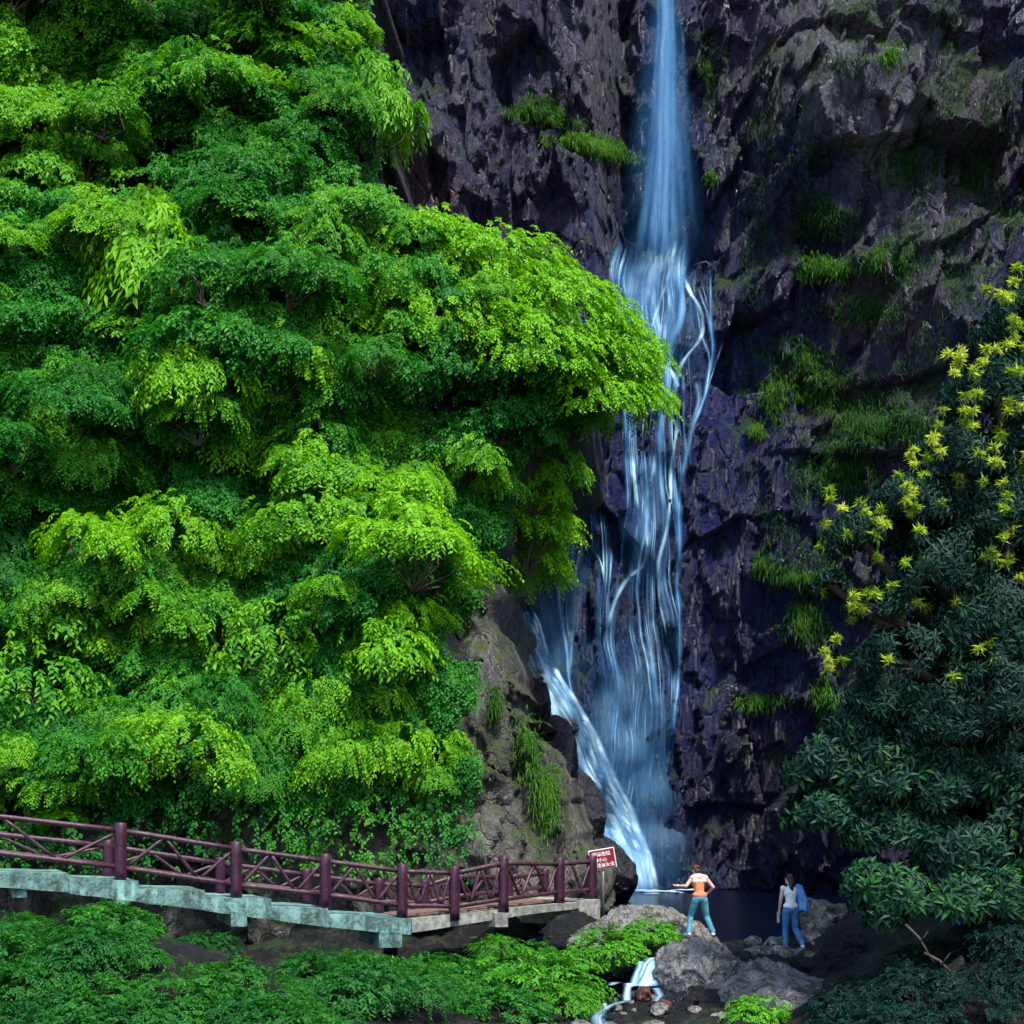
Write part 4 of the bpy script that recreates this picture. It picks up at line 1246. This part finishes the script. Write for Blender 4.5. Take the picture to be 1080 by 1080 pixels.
for px, py, Y, r, tone, key, lab in [
        (642, 1005, 31.2, 0.75, 0.75, 'leafy', 'bright green leafy bush on the boulder below the sign'),
        (680, 990, 31.6, 0.55, 0.8, 'leafy', 'smaller bright leafy bush on the long boulder'),
        (610, 1020, 30.6, 0.5, 0.7, 'leafy', 'bright leafy bush hanging down left of the little cascade'),
        (555, 1045, 29.2, 1.1, 0.65, 'fine', 'bright feathery bush below the far end of the walkway'),
        (500, 1060, 28.6, 0.9, 0.5, 'fine', 'green feathery bush left of the brighter one below the walkway'),
        (590, 1068, 28.0, 0.6, 0.7, 'fine', 'green feathery bush at the edge of the stream bed'),
        (520, 1005, 31.4, 0.5, 0.55, 'fine', 'small fern-like bush in the shadow under the walkway beam'),
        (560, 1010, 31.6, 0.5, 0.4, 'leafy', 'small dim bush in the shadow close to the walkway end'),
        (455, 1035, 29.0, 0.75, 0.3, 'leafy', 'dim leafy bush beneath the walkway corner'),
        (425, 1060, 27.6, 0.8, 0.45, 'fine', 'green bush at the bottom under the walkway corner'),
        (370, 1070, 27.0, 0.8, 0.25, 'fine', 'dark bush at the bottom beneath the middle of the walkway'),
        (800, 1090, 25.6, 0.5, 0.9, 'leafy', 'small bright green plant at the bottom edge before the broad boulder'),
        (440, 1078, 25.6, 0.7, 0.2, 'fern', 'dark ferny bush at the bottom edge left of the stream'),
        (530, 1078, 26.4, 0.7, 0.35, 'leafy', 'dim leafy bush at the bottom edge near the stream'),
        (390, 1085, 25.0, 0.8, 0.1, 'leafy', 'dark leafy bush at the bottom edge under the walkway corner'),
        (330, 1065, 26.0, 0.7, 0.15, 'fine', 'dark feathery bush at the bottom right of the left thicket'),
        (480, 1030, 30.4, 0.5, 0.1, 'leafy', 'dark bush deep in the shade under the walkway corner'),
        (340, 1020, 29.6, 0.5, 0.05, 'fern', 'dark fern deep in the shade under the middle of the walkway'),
        (120, 985, 27.2, 0.8, 0.4, 'fine', 'green bush reaching up towards the walkway slab')]:
    bush(px, py, Y, r, tone, lab, key)
k = 0
for i in range(62):
    px = random.uniform(-40, 330); Y = random.uniform(21.0, 27.2)
    py = HY + (ZC - float(ground_z(np.array([(px - 540) / F * Y]), np.array([Y]))[0]) - 0.15) / Y * F
    if py < 985 + max(0, (px - 150) * 0.4): continue
    bush(px, py, Y, random.uniform(0.3, 0.75), random.uniform(0.0, 0.38), 'green feathery bush in the thicket below the left end of the walkway', random.choice(['fine', 'fern', 'fine', 'leafy']), 'bushes below the left end of the walkway')
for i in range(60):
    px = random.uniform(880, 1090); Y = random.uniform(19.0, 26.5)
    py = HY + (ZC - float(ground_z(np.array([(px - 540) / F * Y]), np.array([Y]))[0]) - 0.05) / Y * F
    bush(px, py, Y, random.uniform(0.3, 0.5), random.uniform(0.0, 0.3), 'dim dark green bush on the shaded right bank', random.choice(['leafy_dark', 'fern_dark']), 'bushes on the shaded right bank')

for i in range(26):  # dark bushes added to stand in for the shadow under the slab
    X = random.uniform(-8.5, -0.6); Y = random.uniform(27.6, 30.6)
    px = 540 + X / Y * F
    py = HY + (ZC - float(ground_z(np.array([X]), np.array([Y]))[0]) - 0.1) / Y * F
    bush(px, py, Y, random.uniform(0.3, 0.55), random.uniform(0.0, 0.25), 'dark bush added to deepen the shadow beneath the walkway slab', random.choice(['leafy_dark', 'fern_dark', 'fine', 'fern']), 'bushes added to deepen the shadow beneath the walkway')

# long grass tufts, right bank
for px, py, Y, lab in [(975, 1060, 24.2, 'tuft of long arching grass in the shade on the right bank'), (1010, 1075, 23.6, 'tuft of long arching grass nearest the bottom on the right bank')]:
    c = at(px, py, Y); n = 260
    C = np.tile(c, (n, 1)) + RNG.normal(0, 0.07, (n, 3)) * (1, 1, 0.3)
    dirs = np.array((0, 0, 1.0)) + RNG.normal(0, 0.55, (n, 3))
    o = link('grass_tuft', blades(C, dirs, RNG, 0.95, 0.009, 'grass_tuft', 0.1, 1.7)); o.color = (0.1,) * 3 + (1,)
    tag(o, lab, 'grass')
for px0, py0, px1, py1, Y, r, lab in [(955, 975, 985, 1015, 24.6, 0.025, 'bare dead branch leaning on the dark right bank'), (975, 1005, 1010, 1032, 24.4, 0.03, 'bare dead branch lying below the leaning one'),
                                      (1020, 985, 1048, 966, 25.2, 0.02, 'thin bare branch near the blue bag')]:
    bm = bmesh.new(); a_ = at(px0, py0, Y); b_ = at(px1, py1, Y - 0.3)
    add_tube(bm, [tuple(a_), tuple((a_ * 0.6 + b_ * 0.4) + np.array((0.03, 0, 0.04))), tuple(b_)], [r, r * 0.8, r * 0.4], 7, 0.2)
    m_ = (a_ * 0.5 + b_ * 0.5); add_tube(bm, [tuple(m_), tuple(m_ + np.array((0.12, -0.1, 0.22)))], [r * 0.6, r * 0.2], 6)
    tag(bm_obj('branch', bm, M['bark'], None, True), lab, 'branch')
c = at(1010, 970, 25.0)
boulder('plastic_bag', 'crumpled blue plastic bag caught among the dark leaves at right', 'bag', tuple(c), (0.17, 0.12, 0.1), 77, 'brownbag', None, 4, 1.6)

# ------------------------------------------------------------------ walkway
PX = [-62, 5, 127, 249, 343, 424, 479, 531, 590, 624]
PB = [905, 916, 928, 946, 956, 967, 968, 960, 952, 949]
PY = [27.6, 28.2, 29.2, 30.2, 31.0, 31.7, 32.3, 33.0, 35.3, 36.4]
PX = [-78] + [127, 249, 343, 424, 479, 531, 590, 624]; PB = [905] + PB[2:]; PY = [27.6] + PY[2:]
FR = [at(x, y, d) for x, y, d in zip(PX, PB, PY)]
nP = len(FR)
WID = 1.5


def plan_n(i):
    a_ = FR[max(i - 1, 0)]; b_ = FR[min(i + 1, nP - 1)]
    d = (b_ - a_)[:2]; d = d / np.linalg.norm(d)
    return np.array((-d[1], d[0], 0.0))


BK = [FR[i] + plan_n(i) * WID for i in range(nP)]
wk = thing('walkway', 'concrete walkway with maroon railings descending along the foot of the slope', 'walkway', (float(FR[4][0]), float(FR[4][1]), 0.0))
wk_inv = Matrix.Translation(-wk.location)


def wobj(name, bm, mat, parent=None, smooth=False):
    o = bm_obj(name, bm, mat, None, smooth)
    o.parent = parent if parent is not None else wk
    o.matrix_parent_inverse = wk_inv if parent is None else (parent.matrix_parent_inverse @ Matrix.Identity(4))
    if parent is not None: o.matrix_parent_inverse = Matrix.Identity(4)
    return o


def prism(bm, top, bot):
    t = [bm.verts.new(p) for p in top]; b_ = [bm.verts.new(p) for p in bot]
    n = len(t)
    bm.faces.new(t); bm.faces.new(b_[::-1])
    for i in range(n):
        j = (i + 1) % n
        bm.faces.new((t[i], b_[i], b_[j], t[j]))


def fr_at(px):
    Y = float(np.interp(px, PX, PY))
    return Y


def roughen(bm, amt, cuts=6, seed=0):
    bmesh.ops.subdivide_edges(bm, edges=bm.edges[:], cuts=cuts, use_grid_fill=True)
    V = np.array([v.co for v in bm.verts])
    d = np.stack([fbm(V * 3.1 + 11 * k, 3, seed + k) for k in range(3)], -1) * amt
    for v, o_ in zip(bm.verts, d): v.co += Vector(o_)


SL = [(-90, 72, 917, 921, 929, 941), (72.2, 146, 926, 929, 942, 951), (146.2, 216, 937.5, 939, 951.5, 960), (216.2, 286, 946, 948, 960.5, 970), (286.2, 346, 956, 958, 970, 978), (346.2, 434, 964, 969, 978, 986)]
for i, (x0, x1, t0, t1, b0, b1) in enumerate(SL):
    Y0, Y1 = fr_at(x0) - 0.16, fr_at(x1) - 0.16
    bk = plan_n(2) * (WID + 0.3)
    bm = bmesh.new()
    f0, f1, g0, g1 = at(x0, t0, Y0), at(x1, t1, Y1), at(x0, b0, Y0), at(x1, b1, Y1)
    prism(bm, [f0, f1, f1 + bk, f0 + bk], [g0, g1, g1 + bk, g0 + bk])
    roughen(bm, 0.016, 8, i)
    wobj('deck_slab', bm, M['slab'])
SR = [(434.5, 541, 969, 957.5, 984, 967), (541.3, 612, 957.2, 951.5, 966.5, 958)]
for i, (x0, x1, t0, t1, b0, b1) in enumerate(SR):
    Y0, Y1 = fr_at(x0) - 0.16, fr_at(x1) - 0.16
    bk0, bk1 = (plan_n(5) * (WID + 0.3), plan_n(6) * (WID + 0.3)) if i == 0 else (plan_n(6) * (WID + 0.3), plan_n(8) * (WID + 0.3))
    bm = bmesh.new()
    f0, f1, g0, g1 = at(x0, t0, Y0), at(x1, t1, Y1), at(x0, b0, Y0), at(x1, b1, Y1)
    prism(bm, [f0, f1, f1 + bk1, f0 + bk0], [g0, g1, g1 + bk1, g0 + bk0])
    roughen(bm, 0.012, 7, 40 + i)
    wobj('deck_slab', bm, M['concrete'])
    # worn planking on top, a few millimetres proud, set in from the kerb
    bm = bmesh.new()
    n0 = bk0 / np.linalg.norm(bk0); n1 = bk1 / np.linalg.norm(bk1); u = np.array((0, 0, 0.012))
    p = [f0 + n0 * 0.3 + u, f1 + n1 * 0.3 + u, f1 + bk1 * 0.9 + u, f0 + bk0 * 0.9 + u]
    prism(bm, [q + np.array((0, 0, 0.02)) for q in p], p)
    wobj('deck_boards', bm, M['planks'])
# cross beams
for i, (x, tp, h, w, ext) in enumerate([(128, 949, 0.26, 0.3, 0.05), (252, 962, 0.30, 0.34, 0.12), (412, 983, 0.34, 0.5, 0.1), (529, 963, 0.32, 0.3, 0.02), (20, 936, 0.2, 0.3, -0.1)]):
    Y = fr_at(x) - 0.16 - ext
    c = at(x, tp, Y)
    d = np.array((1.0, 0.0, 0)); n_ = np.array((-0.35, 0.94, 0.0))
    if x > 500: n_ = np.array((-0.6, 0.8, 0))
    bm = bmesh.new()
    a_ = c - d * w / 2; b_ = c + d * w / 2
    top = [a_, b_, b_ + n_ * 1.9, a_ + n_ * 1.9]
    prism(bm, top, [q - np.array((0, 0, h)) for q in top])
    roughen(bm, 0.015, 5, 80 + i)
    wobj('cross_beam', bm, M['slab'] if x < 500 else M['concrete'])
# end abutment
c0 = at(611, 950.5, fr_at(612) - 0.2); c1 = at(633, 948.5, fr_at(624) - 0.2)
bm = bmesh.new(); bk = plan_n(8) * (WID + 0.4)
top = [c0, c1, c1 + bk, c0 + bk]
prism(bm, top, [q - np.array((0, 0, 0.62)) for q in top]); roughen(bm, 0.015, 6, 99)
wobj('abutment', bm, M['concrete'])
# piers under the beams
for x, Y in ((412, 33.4), (529, 34.6)):
    p = at(x, 985, Y)
    bm = bmesh.new(); add_tube(bm, [(p[0], p[1], -1.4), (p[0], p[1], float(p[2]) + 0.1)], [0.17, 0.17], 10, 0.05)
    wobj('pier', bm, M['ground'])


def post(p, h, r=0.125, seed=0):
    bm = bmesh.new()
    k = 5
    pts = [(p[0], p[1], p[2] - 0.05 + h * i / k) for i in range(k + 1)] + [(p[0], p[1], p[2] - 0.05 + h + 0.02)]
    add_tube(bm, pts, [r * 1.02, r, r * 0.99, r, r, r * 1.0, r * 0.84], 18, 0.03, seed)
    return wobj('post', bm, M['post'], None, True)


PT = [842, 866, 886, 899, 910, 912, 902, 903, 901]
PHT = [(b - t) / F * y for b, t, y in zip(PB, PT, PY)]
for i in range(nP):
    post(FR[i], PHT[i], 0.125 if i < 7 else 0.135, i)
    post(BK[i] + np.array((0, 0, -0.02)), PHT[i] - 0.36, 0.115, 50 + i)


def panel(a, b_, ha, hb, seed, flip=False):
    """one bay of railing: two log rails and zigzag braces"""
    up = np.array((0, 0, 1.0))
    pan = link('railing_panel', None, wk); pan.location = (0, 0, 0); pan.matrix_parent_inverse = wk_inv
    rg = random.Random(seed)

    def log(name, p, q, r):
        bm = bmesh.new()
        add_tube(bm, [tuple(p + (q - p) * t) if 0 < t < 1 else tuple(p if t == 0 else q) for t in (0, 0.2, 0.4, 0.6, 0.8, 1)], [r * rg.uniform(0.93, 1.07) for _ in range(6)], 10, 0.06, rg.randrange(999))
        return wobj(name, bm, M['rail'], pan, True)
    d = (b_ - a); d = d / np.linalg.norm(d)
    p0, p1 = a + d * 0.09, b_ - d * 0.09
    tz0, tz1, bz0, bz1 = ha - 0.19, hb - 0.19, 0.26, 0.26
    log('top_rail', p0 + up * tz0, p1 + up * tz1, 0.056)
    log('bottom_rail', p0 + up * bz0, p1 + up * bz1, 0.056)
    pt = lambda t, f: p0 + (p1 - p0) * t + up * ((bz0 + (bz1 - bz0) * t) * (1 - f) + (tz0 + (tz1 - tz0) * t) * f)
    ts = [(0.02, 0.05, 0.35, 0.96), (0.38, 0.96, 0.66, 0.04), (0.70, 0.04, 0.98, 0.86)]
    if flip: ts = [(0.03, 0.95, 0.25, 0.04), (0.3, 0.04, 0.52, 0.96), (0.56, 0.96, 0.76, 0.04), (0.8, 0.04, 0.97, 0.9)]
    for x0, f0, x1, f1 in ts:
        log('brace', pt(x0, f0), pt(x1, f1), 0.036)
    off = np.array((0, 0.07, 0))


for i in range(nP - 1):
    panel(FR[i], FR[i + 1], PHT[i], PHT[i + 1], i, i in (4, 5, 6))
    panel(BK[i], BK[i + 1], PHT[i] - 0.36, PHT[i + 1] - 0.36, 70 + i, i in (4, 5, 6))

# ------------------------------------------------------------------ sign
YS = 37.6
sp0 = at(636, 972, YS)
sg = thing('sign', 'tilted red warning sign with white lettering on a grey pole by the walkway', 'sign', tuple(sp0))
bm = bmesh.new(); add_tube(bm, [(0, 0, -0.3), (0, 0, 1.75)], [0.042, 0.042], 12)
bm_obj('pole', bm, M['pole'], sg, True)
bc = at(635.5, 906, YS - 0.07) - sp0
bd = link('sign_board', None, sg, tuple(bc), (0, math.radians(-9.5), math.radians(6)))


def box(name, mat, parent, c, s, bev=0.0):
    bm = bmesh.new(); bmesh.ops.create_cube(bm, size=1)
    for v in bm.verts: v.co = Vector((v.co.x * s[0] + c[0], v.co.y * s[1] + c[1], v.co.z * s[2] + c[2]))
    if bev: bmesh.ops.bevel(bm, geom=bm.edges[:], offset=bev, segments=2, affect='EDGES')
    return bm_obj(name, bm, mat, parent)


bw, bh = 0.70, 0.54
box('board_frame', M['signwhite'], bd, (0, 0.012, 0), (bw, 0.02, bh), 0.004)
box('board_face', M['signred'], bd, (0, -0.004, 0), (bw - 0.045, 0.016, bh - 0.045))
for txt, x, zz, size in (('深潭危险', -0.02, 0.09, 0.125), ('请小心', -0.06, -0.055, 0.115), ('注意安全', 0.06, -0.2, 0.12)):
    cu = bpy.data.curves.new('lettering', 'FONT'); cu.body = txt; cu.size = size; cu.align_x = 'CENTER'; cu.extrude = 0.002; cu.offset = 0.0018
    to = bpy.data.objects.new('lettering', cu); COL.objects.link(to)
    dg = bpy.context.evaluated_depsgraph_get(); me = bpy.data.meshes.new_from_object(to.evaluated_get(dg))
    bpy.data.objects.remove(to)
    me.materials.clear(); me.materials.append(M['signwhite'])
    link('lettering', me, bd, (x, -0.0145, zz), (math.pi / 2, 0, 0))


# ------------------------------------------------------------------ people
def fuse(name, parts, voxel, mat, parent=None, smooth=3):
    """capsules ('c', p, r, q, s) and ellipsoids ('e', centre, radii) melted into one continuous skin"""
    bm = bmesh.new()
    for p in parts:
        if p[0] == 'c':
            _, a_, ra, b_, rb = p
            a_, b_ = Vector(a_), Vector(b_)
            n = 6
            d = (b_ - a_)
            add_tube(bm, [a_ + d * (i / n) for i in range(n + 1)], [ra + (rb - ra) * i / n for i in range(n + 1)], 14)
            for c, r in ((a_, ra), (b_, rb)):
                bmesh.ops.create_icosphere(bm, subdivisions=2, radius=r * 1.0, matrix=Matrix.Translation(c))
        else:
            _, c, r = p[:3]
            rot = p[3] if len(p) > 3 else Matrix.Identity(4)
            bmesh.ops.create_icosphere(bm, subdivisions=3, radius=1.0, matrix=Matrix.Translation(Vector(c)) @ rot @ Matrix.Diagonal((*r, 1)))
    me = bpy.data.meshes.new(name); bmesh.ops.recalc_face_normals(bm, faces=bm.faces[:]); bm.to_mesh(me); bm.free()
    o = bpy.data.objects.new(name, me); COL.objects.link(o)
    m = o.modifiers.new('r', 'REMESH'); m.mode = 'VOXEL'; m.voxel_size = voxel
    s = o.modifiers.new('s', 'SMOOTH'); s.factor = 0.5; s.iterations = smooth
    dg = bpy.context.evaluated_depsgraph_get()
    me2 = bpy.data.meshes.new_from_object(o.evaluated_get(dg))
    bpy.data.objects.remove(o)
    me2.name = name; me2.materials.clear(); me2.materials.append(mat)
    for p in me2.polygons: p.use_smooth = True
    return link(name, me2, parent)


def hand(wrist, elbow, side, curl=0.5):
    """palm, four bent fingers of unequal length and a thumb from the side of the palm"""
    w, e = Vector(wrist), Vector(elbow)
    f = (w - e).normalized()
    up = Vector((0, 0, 1)) if abs(f.z) < 0.8 else Vector((0, 1, 0))
    s = f.cross(up).normalized(); n = s.cross(f).normalized()
    out = [('c', w, 0.026, w + f * 0.05, 0.033), ('c', w + f * 0.05 - s * 0.02, 0.022, w + f * 0.085 - s * 0.02, 0.018), ('c', w + f * 0.05 + s * 0.02, 0.022, w + f * 0.085 + s * 0.02, 0.018)]
    for k, ln in enumerate((0.068, 0.078, 0.072, 0.056)):
        b = w + f * 0.085 + s * (0.033 - 0.022 * k)
        m = b + (f + n * curl * 0.4).normalized() * ln * 0.5
        t = m + (f * (1 - curl) + n * curl * 1.2).normalized() * ln * 0.5
        out += [('c', b, 0.0095, m, 0.009), ('c', m, 0.009, t, 0.0075)]
    tb = w + f * 0.03 + s * 0.03 * side
    tm = tb + (f * 0.7 + s * 0.7 * side + n * 0.3).normalized() * 0.035
    out += [('c', tb, 0.013, tm, 0.011), ('c', tm, 0.011, tm + (f * 0.9 + n * 0.5).normalized() * 0.03, 0.009)]
    return out


def head_parts(c, yaw=0.0, pitch=0.0):
    R = Matrix.Rotation(yaw, 4, 'Z') @ Matrix.Rotation(pitch, 4, 'X')
    c = Vector(c)
    q = lambda x, y, z_: c + (R @ Vector((x, y, z_)))
    return [('e', q(0, -0.005, 0.02), (0.076, 0.093, 0.098), R), ('e', q(0, 0.03, -0.045), (0.056, 0.062, 0.062), R), ('e', q(0, 0.055, -0.082), (0.03, 0.028, 0.024), R),
            ('c', q(0, 0.086, 0.012), 0.010, q(0, 0.106, -0.022), 0.014), ('e', q(0.03, 0.074, 0.026), (0.018, 0.016, 0.007), R), ('e', q(-0.03, 0.074, 0.026), (0.018, 0.016, 0.007), R),
            ('e', q(0, 0.088, -0.052), (0.022, 0.01, 0.007), R), ('e', q(0, 0.086, -0.063), (0.018, 0.01, 0.007), R),
            ('e', q(0.078, -0.002, -0.005), (0.010, 0.02, 0.03), R), ('e', q(-0.078, -0.002, -0.005), (0.010, 0.02, 0.03), R)], q, R


def person(label, foot, rotz, J, top_mat, leg_mat, hair_mat, long_hair, head_yaw, head_pitch, curlL=0.5, curlR=0.5, sleeve=0.0, group=None, shoulder_light=False):
    r = thing('person', label, 'person', foot, rotz)
    j = {k: Vector(v) for k, v in J.items()}
    hp, q, R = head_parts(J['head'], head_yaw, head_pitch)
    body = [('c', j['pelvis'], 0.115, j['waist'], 0.10), ('c', j['waist'], 0.10, j['chest'], 0.115), ('e', j['chest'], (0.15, 0.1, 0.13)), ('e', j['pelvis'], (0.155, 0.11, 0.11)),
            ('c', j['chest'] + Vector((0, 0, 0.08)), 0.07, j['neck'], 0.048), ('c', j['neck'], 0.047, j['head'] + Vector((0, 0, -0.04)), 0.047)] + hp
    for s in 'LR':
        body += [('c', j['sh' + s].lerp(j['chest'], 0.4), 0.06, j['sh' + s], 0.052), ('c', j['sh' + s], 0.05, j['el' + s], 0.037), ('c', j['el' + s], 0.037, j['wr' + s], 0.025)]
        body += hand(J['wr' + s], J['el' + s], 1 if s == 'L' else -1, curlL if s == 'L' else curlR)
        body += [('c', j['hip' + s], 0.088, j['kn' + s], 0.057), ('c', j['kn' + s], 0.055, j['an' + s], 0.036), ('c', j['an' + s] + Vector((0, 0, -0.03)), 0.036, j['toe' + s], 0.03)]
    fuse('body', body, 0.0065, M['skin'], r, 2)
    # top
    up = Vector((0, 0, 1))
    t = [('c', j['pelvis'] + up * 0.06, 0.128, j['waist'], 0.113), ('c', j['waist'], 0.113, j['chest'], 0.128), ('e', j['chest'], (0.167, 0.118, 0.14)), ('e', j['pelvis'] + up * 0.07, (0.168, 0.124, 0.09))]
    for s in 'LR':
        t += [('c', j['sh' + s].lerp(j['chest'], 0.5), 0.07, j['sh' + s], 0.062)]
        if sleeve: t += [('c', j['sh' + s], 0.064, j['sh' + s].lerp(j['el' + s], sleeve), 0.055)]
    t += [('c', j['chest'] + up * 0.06, 0.085, j['chest'].lerp(j['neck'], 0.75), 0.062)]
    fuse('shirt', t, 0.011, top_mat, r, 3)
    if shoulder_light:  # added pale pieces imitating the bright light on the shoulders
        fuse('shoulder_light', [('c', j['shL'] + Vector((0.02, -0.02, 0.03)), 0.055, j['neck'] + Vector((-0.03, -0.05, -0.03)), 0.06), ('c', j['shR'] + Vector((-0.02, -0.02, 0.03)), 0.055, j['neck'] + Vector((0.03, -0.05, -0.03)), 0.06),
                       ('c', j['shL'] + Vector((0.05, -0.06, -0.05)), 0.05, j['shR'] + Vector((-0.05, -0.06, -0.05)), 0.05)], 0.009, M['pale'], r, 3)
    g = [('e', j['pelvis'], (0.166, 0.122, 0.115))]
    for s in 'LR':
        g += [('c', j['hip' + s], 0.101, j['kn' + s], 0.07), ('c', j['kn' + s], 0.07, j['an' + s] + up * 0.02, 0.056)]
    fuse('trousers', g, 0.011, leg_mat, r, 3)
    for s in 'LR':
        a_, b_ = j['an' + s] + Vector((0, 0, -0.03)), j['toe' + s]
        fuse('shoe', [('c', a_, 0.047, a_.lerp(b_, 0.6), 0.045), ('c', a_.lerp(b_, 0.6), 0.045, b_, 0.036), ('c', a_ - (b_ - a_).normalized() * 0.03, 0.043, a_, 0.046)], 0.008, M['shoe'], r, 2)
    h = [('e', q(0, -0.022, 0.036), (0.088, 0.094, 0.096), R), ('e', q(0, -0.05, -0.02), (0.075, 0.06, 0.08), R)]
    if long_hair:
        n_ = j['neck']
        h += [('c', q(0, -0.06, -0.03), 0.065, n_ + Vector((0, -0.08, -0.03)), 0.055), ('c', n_ + Vector((0, -0.08, -0.03)), 0.055, n_ + Vector((0.01, -0.1, -0.17)), 0.03)]
    else:
        h += [('e', q(0, -0.10, 0.04), (0.045, 0.045, 0.045), R)]
    fuse('hair', h, 0.008, hair_mat, r, 2)
    for sx in (-0.03, 0.03):
        p = q(sx, 0.084, 0.014)
        bm = bmesh.new(); bmesh.ops.create_icosphere(bm, subdivisions=2, radius=0.010, matrix=Matrix.Translation(p)); bm_obj('eye', bm, M['eye'], r, True)
    return r


pa = at(738, 988.5, 31.4)
person('person seen from behind in an orange top, bright-lit shoulders and teal jeans, striding over boulders', tuple(pa), 0.15,
       dict(pelvis=(0, 0, 0.86), waist=(-0.01, 0.02, 1.0), chest=(-0.01, 0.06, 1.2), neck=(-0.02, 0.1, 1.375), head=(-0.045, 0.15, 1.47), shL=(-0.17, 0.06, 1.29), shR=(0.16, 0.05, 1.29),
            elL=(-0.3, 0.02, 1.13), wrL=(-0.42, 0.16, 1.13), elR=(0.31, 0.0, 1.1), wrR=(0.27, 0.19, 0.98), hipL=(-0.085, 0, 0.82), hipR=(0.085, 0, 0.82),
            knL=(-0.17, 0.13, 0.46), anL=(-0.25, 0.0, 0.1), toeL=(-0.29, 0.16, 0.05), knR=(0.17, 0.06, 0.45), anR=(0.27, -0.12, 0.1), toeR=(0.33, 0.03, 0.04)),
       M['orange'], M['teal'], M['redhair'], False, 0.35, -0.45, 0.3, 0.4, 0.0, shoulder_light=True)
pb = at(834, 1003, 30.5)
person('person seen from behind in a white sleeveless top and blue jeans on the stepping stones', tuple(pb), 0.1,
       dict(pelvis=(0, 0, 0.9), waist=(0.0, 0.0, 1.05), chest=(0.0, 0.02, 1.25), neck=(0.0, 0.035, 1.42), head=(-0.02, 0.06, 1.53), shL=(-0.165, 0.02, 1.345), shR=(0.165, 0.02, 1.345),
            elL=(-0.225, -0.01, 1.09), wrL=(-0.235, 0.06, 0.86), elR=(0.235, 0.0, 1.1), wrR=(0.14, 0.19, 1.1), hipL=(-0.085, 0, 0.86), hipR=(0.085, 0, 0.86),
            knL=(-0.08, 0.13, 0.48), anL=(-0.08, 0.1, 0.1), toeL=(-0.12, 0.25, 0.04), knR=(0.13, 0.08, 0.47), anR=(0.22, -0.14, 0.13), toeR=(0.24, 0.0, 0.04)),
       M['whitecloth'], M['jeans'], M['hair'], True, 0.5, -0.25, 0.85, 0.6, 0.0)
RB = Matrix.Translation(Vector(pb)) @ Matrix.Rotation(0.1, 4, 'Z')
# bottle in the left hand
bo = thing('bottle', 'clear plastic bottle in the hand of the person in white', 'bottle', tuple(RB @ Vector((-0.245, 0.10, 0.60))))
bm = bmesh.new(); add_tube(bm, [(0, 0, 0), (0, 0, 0.02), (0, 0, 0.13), (0, 0, 0.16), (0, 0, 0.185), (0, 0, 0.2)], [0.026, 0.032, 0.032, 0.026, 0.012, 0.012], 16)
bm_obj('bottle_body', bm, M['bottle'], bo, True)
bm = bmesh.new(); add_tube(bm, [(0, 0, 0.2), (0, 0, 0.22)], [0.014, 0.014], 14); bm_obj('cap', bm, M['cap'], bo, True)
# jacket slung over the right shoulder and arm
bm = bmesh.new()
rows = []
for i in range(16):
    t = i / 15
    zc_ = 1.40 - 0.56 * t; xc = 0.17 + 0.10 * math.sin(t * 1.7); yc = -0.04
    rx = 0.075 + 0.06 * math.sin(min(t * 1.8, 1.57)) - 0.03 * t; ry = 0.085 + 0.02 * t
    ring = []
    for k in range(28):
        a_ = 2 * math.pi * k / 28
        f_ = 1 + 0.13 * math.sin(5 * a_ + 2 * t) * (0.3 + t)
        ring.append(bm.verts.new((xc + rx * f_ * math.cos(a_), yc + ry * f_ * math.sin(a_), zc_ + 0.04 * math.cos(a_ + 2.4) * (1 - t) - 0.05 * math.cos(a_ * 2 + 1) * t)))
    rows.append(ring)
for a_, b_ in zip(rows[:-1], rows[1:]):
    for k in range(28): bm.faces.new((a_[k], a_[(k + 1) % 28], b_[(k + 1) % 28], b_[k]))
bm.faces.new(rows[0]); bm.faces.new(rows[-1][::-1])
jk = bm_obj('jacket', bm, M['jacket'], None, True, tuple(pb), (0, 0, 0.1))
tag(jk, 'light blue jacket slung over the shoulder and arm of the person in white', 'jacket')

# ------------------------------------------------------------------ light
AZ, EL = math.radians(150), math.radians(61)        # azimuth clockwise from +Y (away from the camera)
sd = Vector((math.sin(AZ) * math.cos(EL), math.cos(AZ) * math.cos(EL), math.sin(EL)))
su = bpy.data.lights.new('sun', 'SUN'); su.energy = 3.0; su.angle = math.radians(6); su.color = (1.0, 0.97, 0.88)
so = bpy.data.objects.new('sun', su); COL.objects.link(so)
so.rotation_euler = sd.to_track_quat('Z', 'Y').to_euler()
w = bpy.data.worlds.new('World'); SC.world = w; w.use_nodes = True
nt = w.node_tree; nt.nodes.clear()
sk = N(nt, 'ShaderNodeTexSky', sky_type='NISHITA', sun_disc=False, sun_elevation=EL, sun_rotation=AZ)
bg = N(nt, 'ShaderNodeBackground', i_Strength=0.15); wo = N(nt, 'ShaderNodeOutputWorld')
L(nt, sk.outputs[0], bg.inputs[0]); L(nt, bg.outputs[0], wo.inputs[0])

# ------------------------------------------------------------------ camera and output
cam = bpy.data.cameras.new('camera'); co = bpy.data.objects.new('camera', cam); COL.objects.link(co)
co.location = (0, 0, ZC); co.rotation_euler = (math.pi / 2, 0, 0)
cam.sensor_width = 36; cam.lens = 36 * F / 1080; cam.shift_y = (HY - 540) / 1080; cam.clip_end = 500
SC.camera = co
vs = SC.view_settings
vs.view_transform = 'Standard'; vs.look = 'None'; vs.exposure = 1.3; vs.gamma = 1.0; vs.use_curve_mapping = False
SC.cycles.max_bounces = 8; SC.cycles.transparent_max_bounces = 24; SC.cycles.use_denoising = True
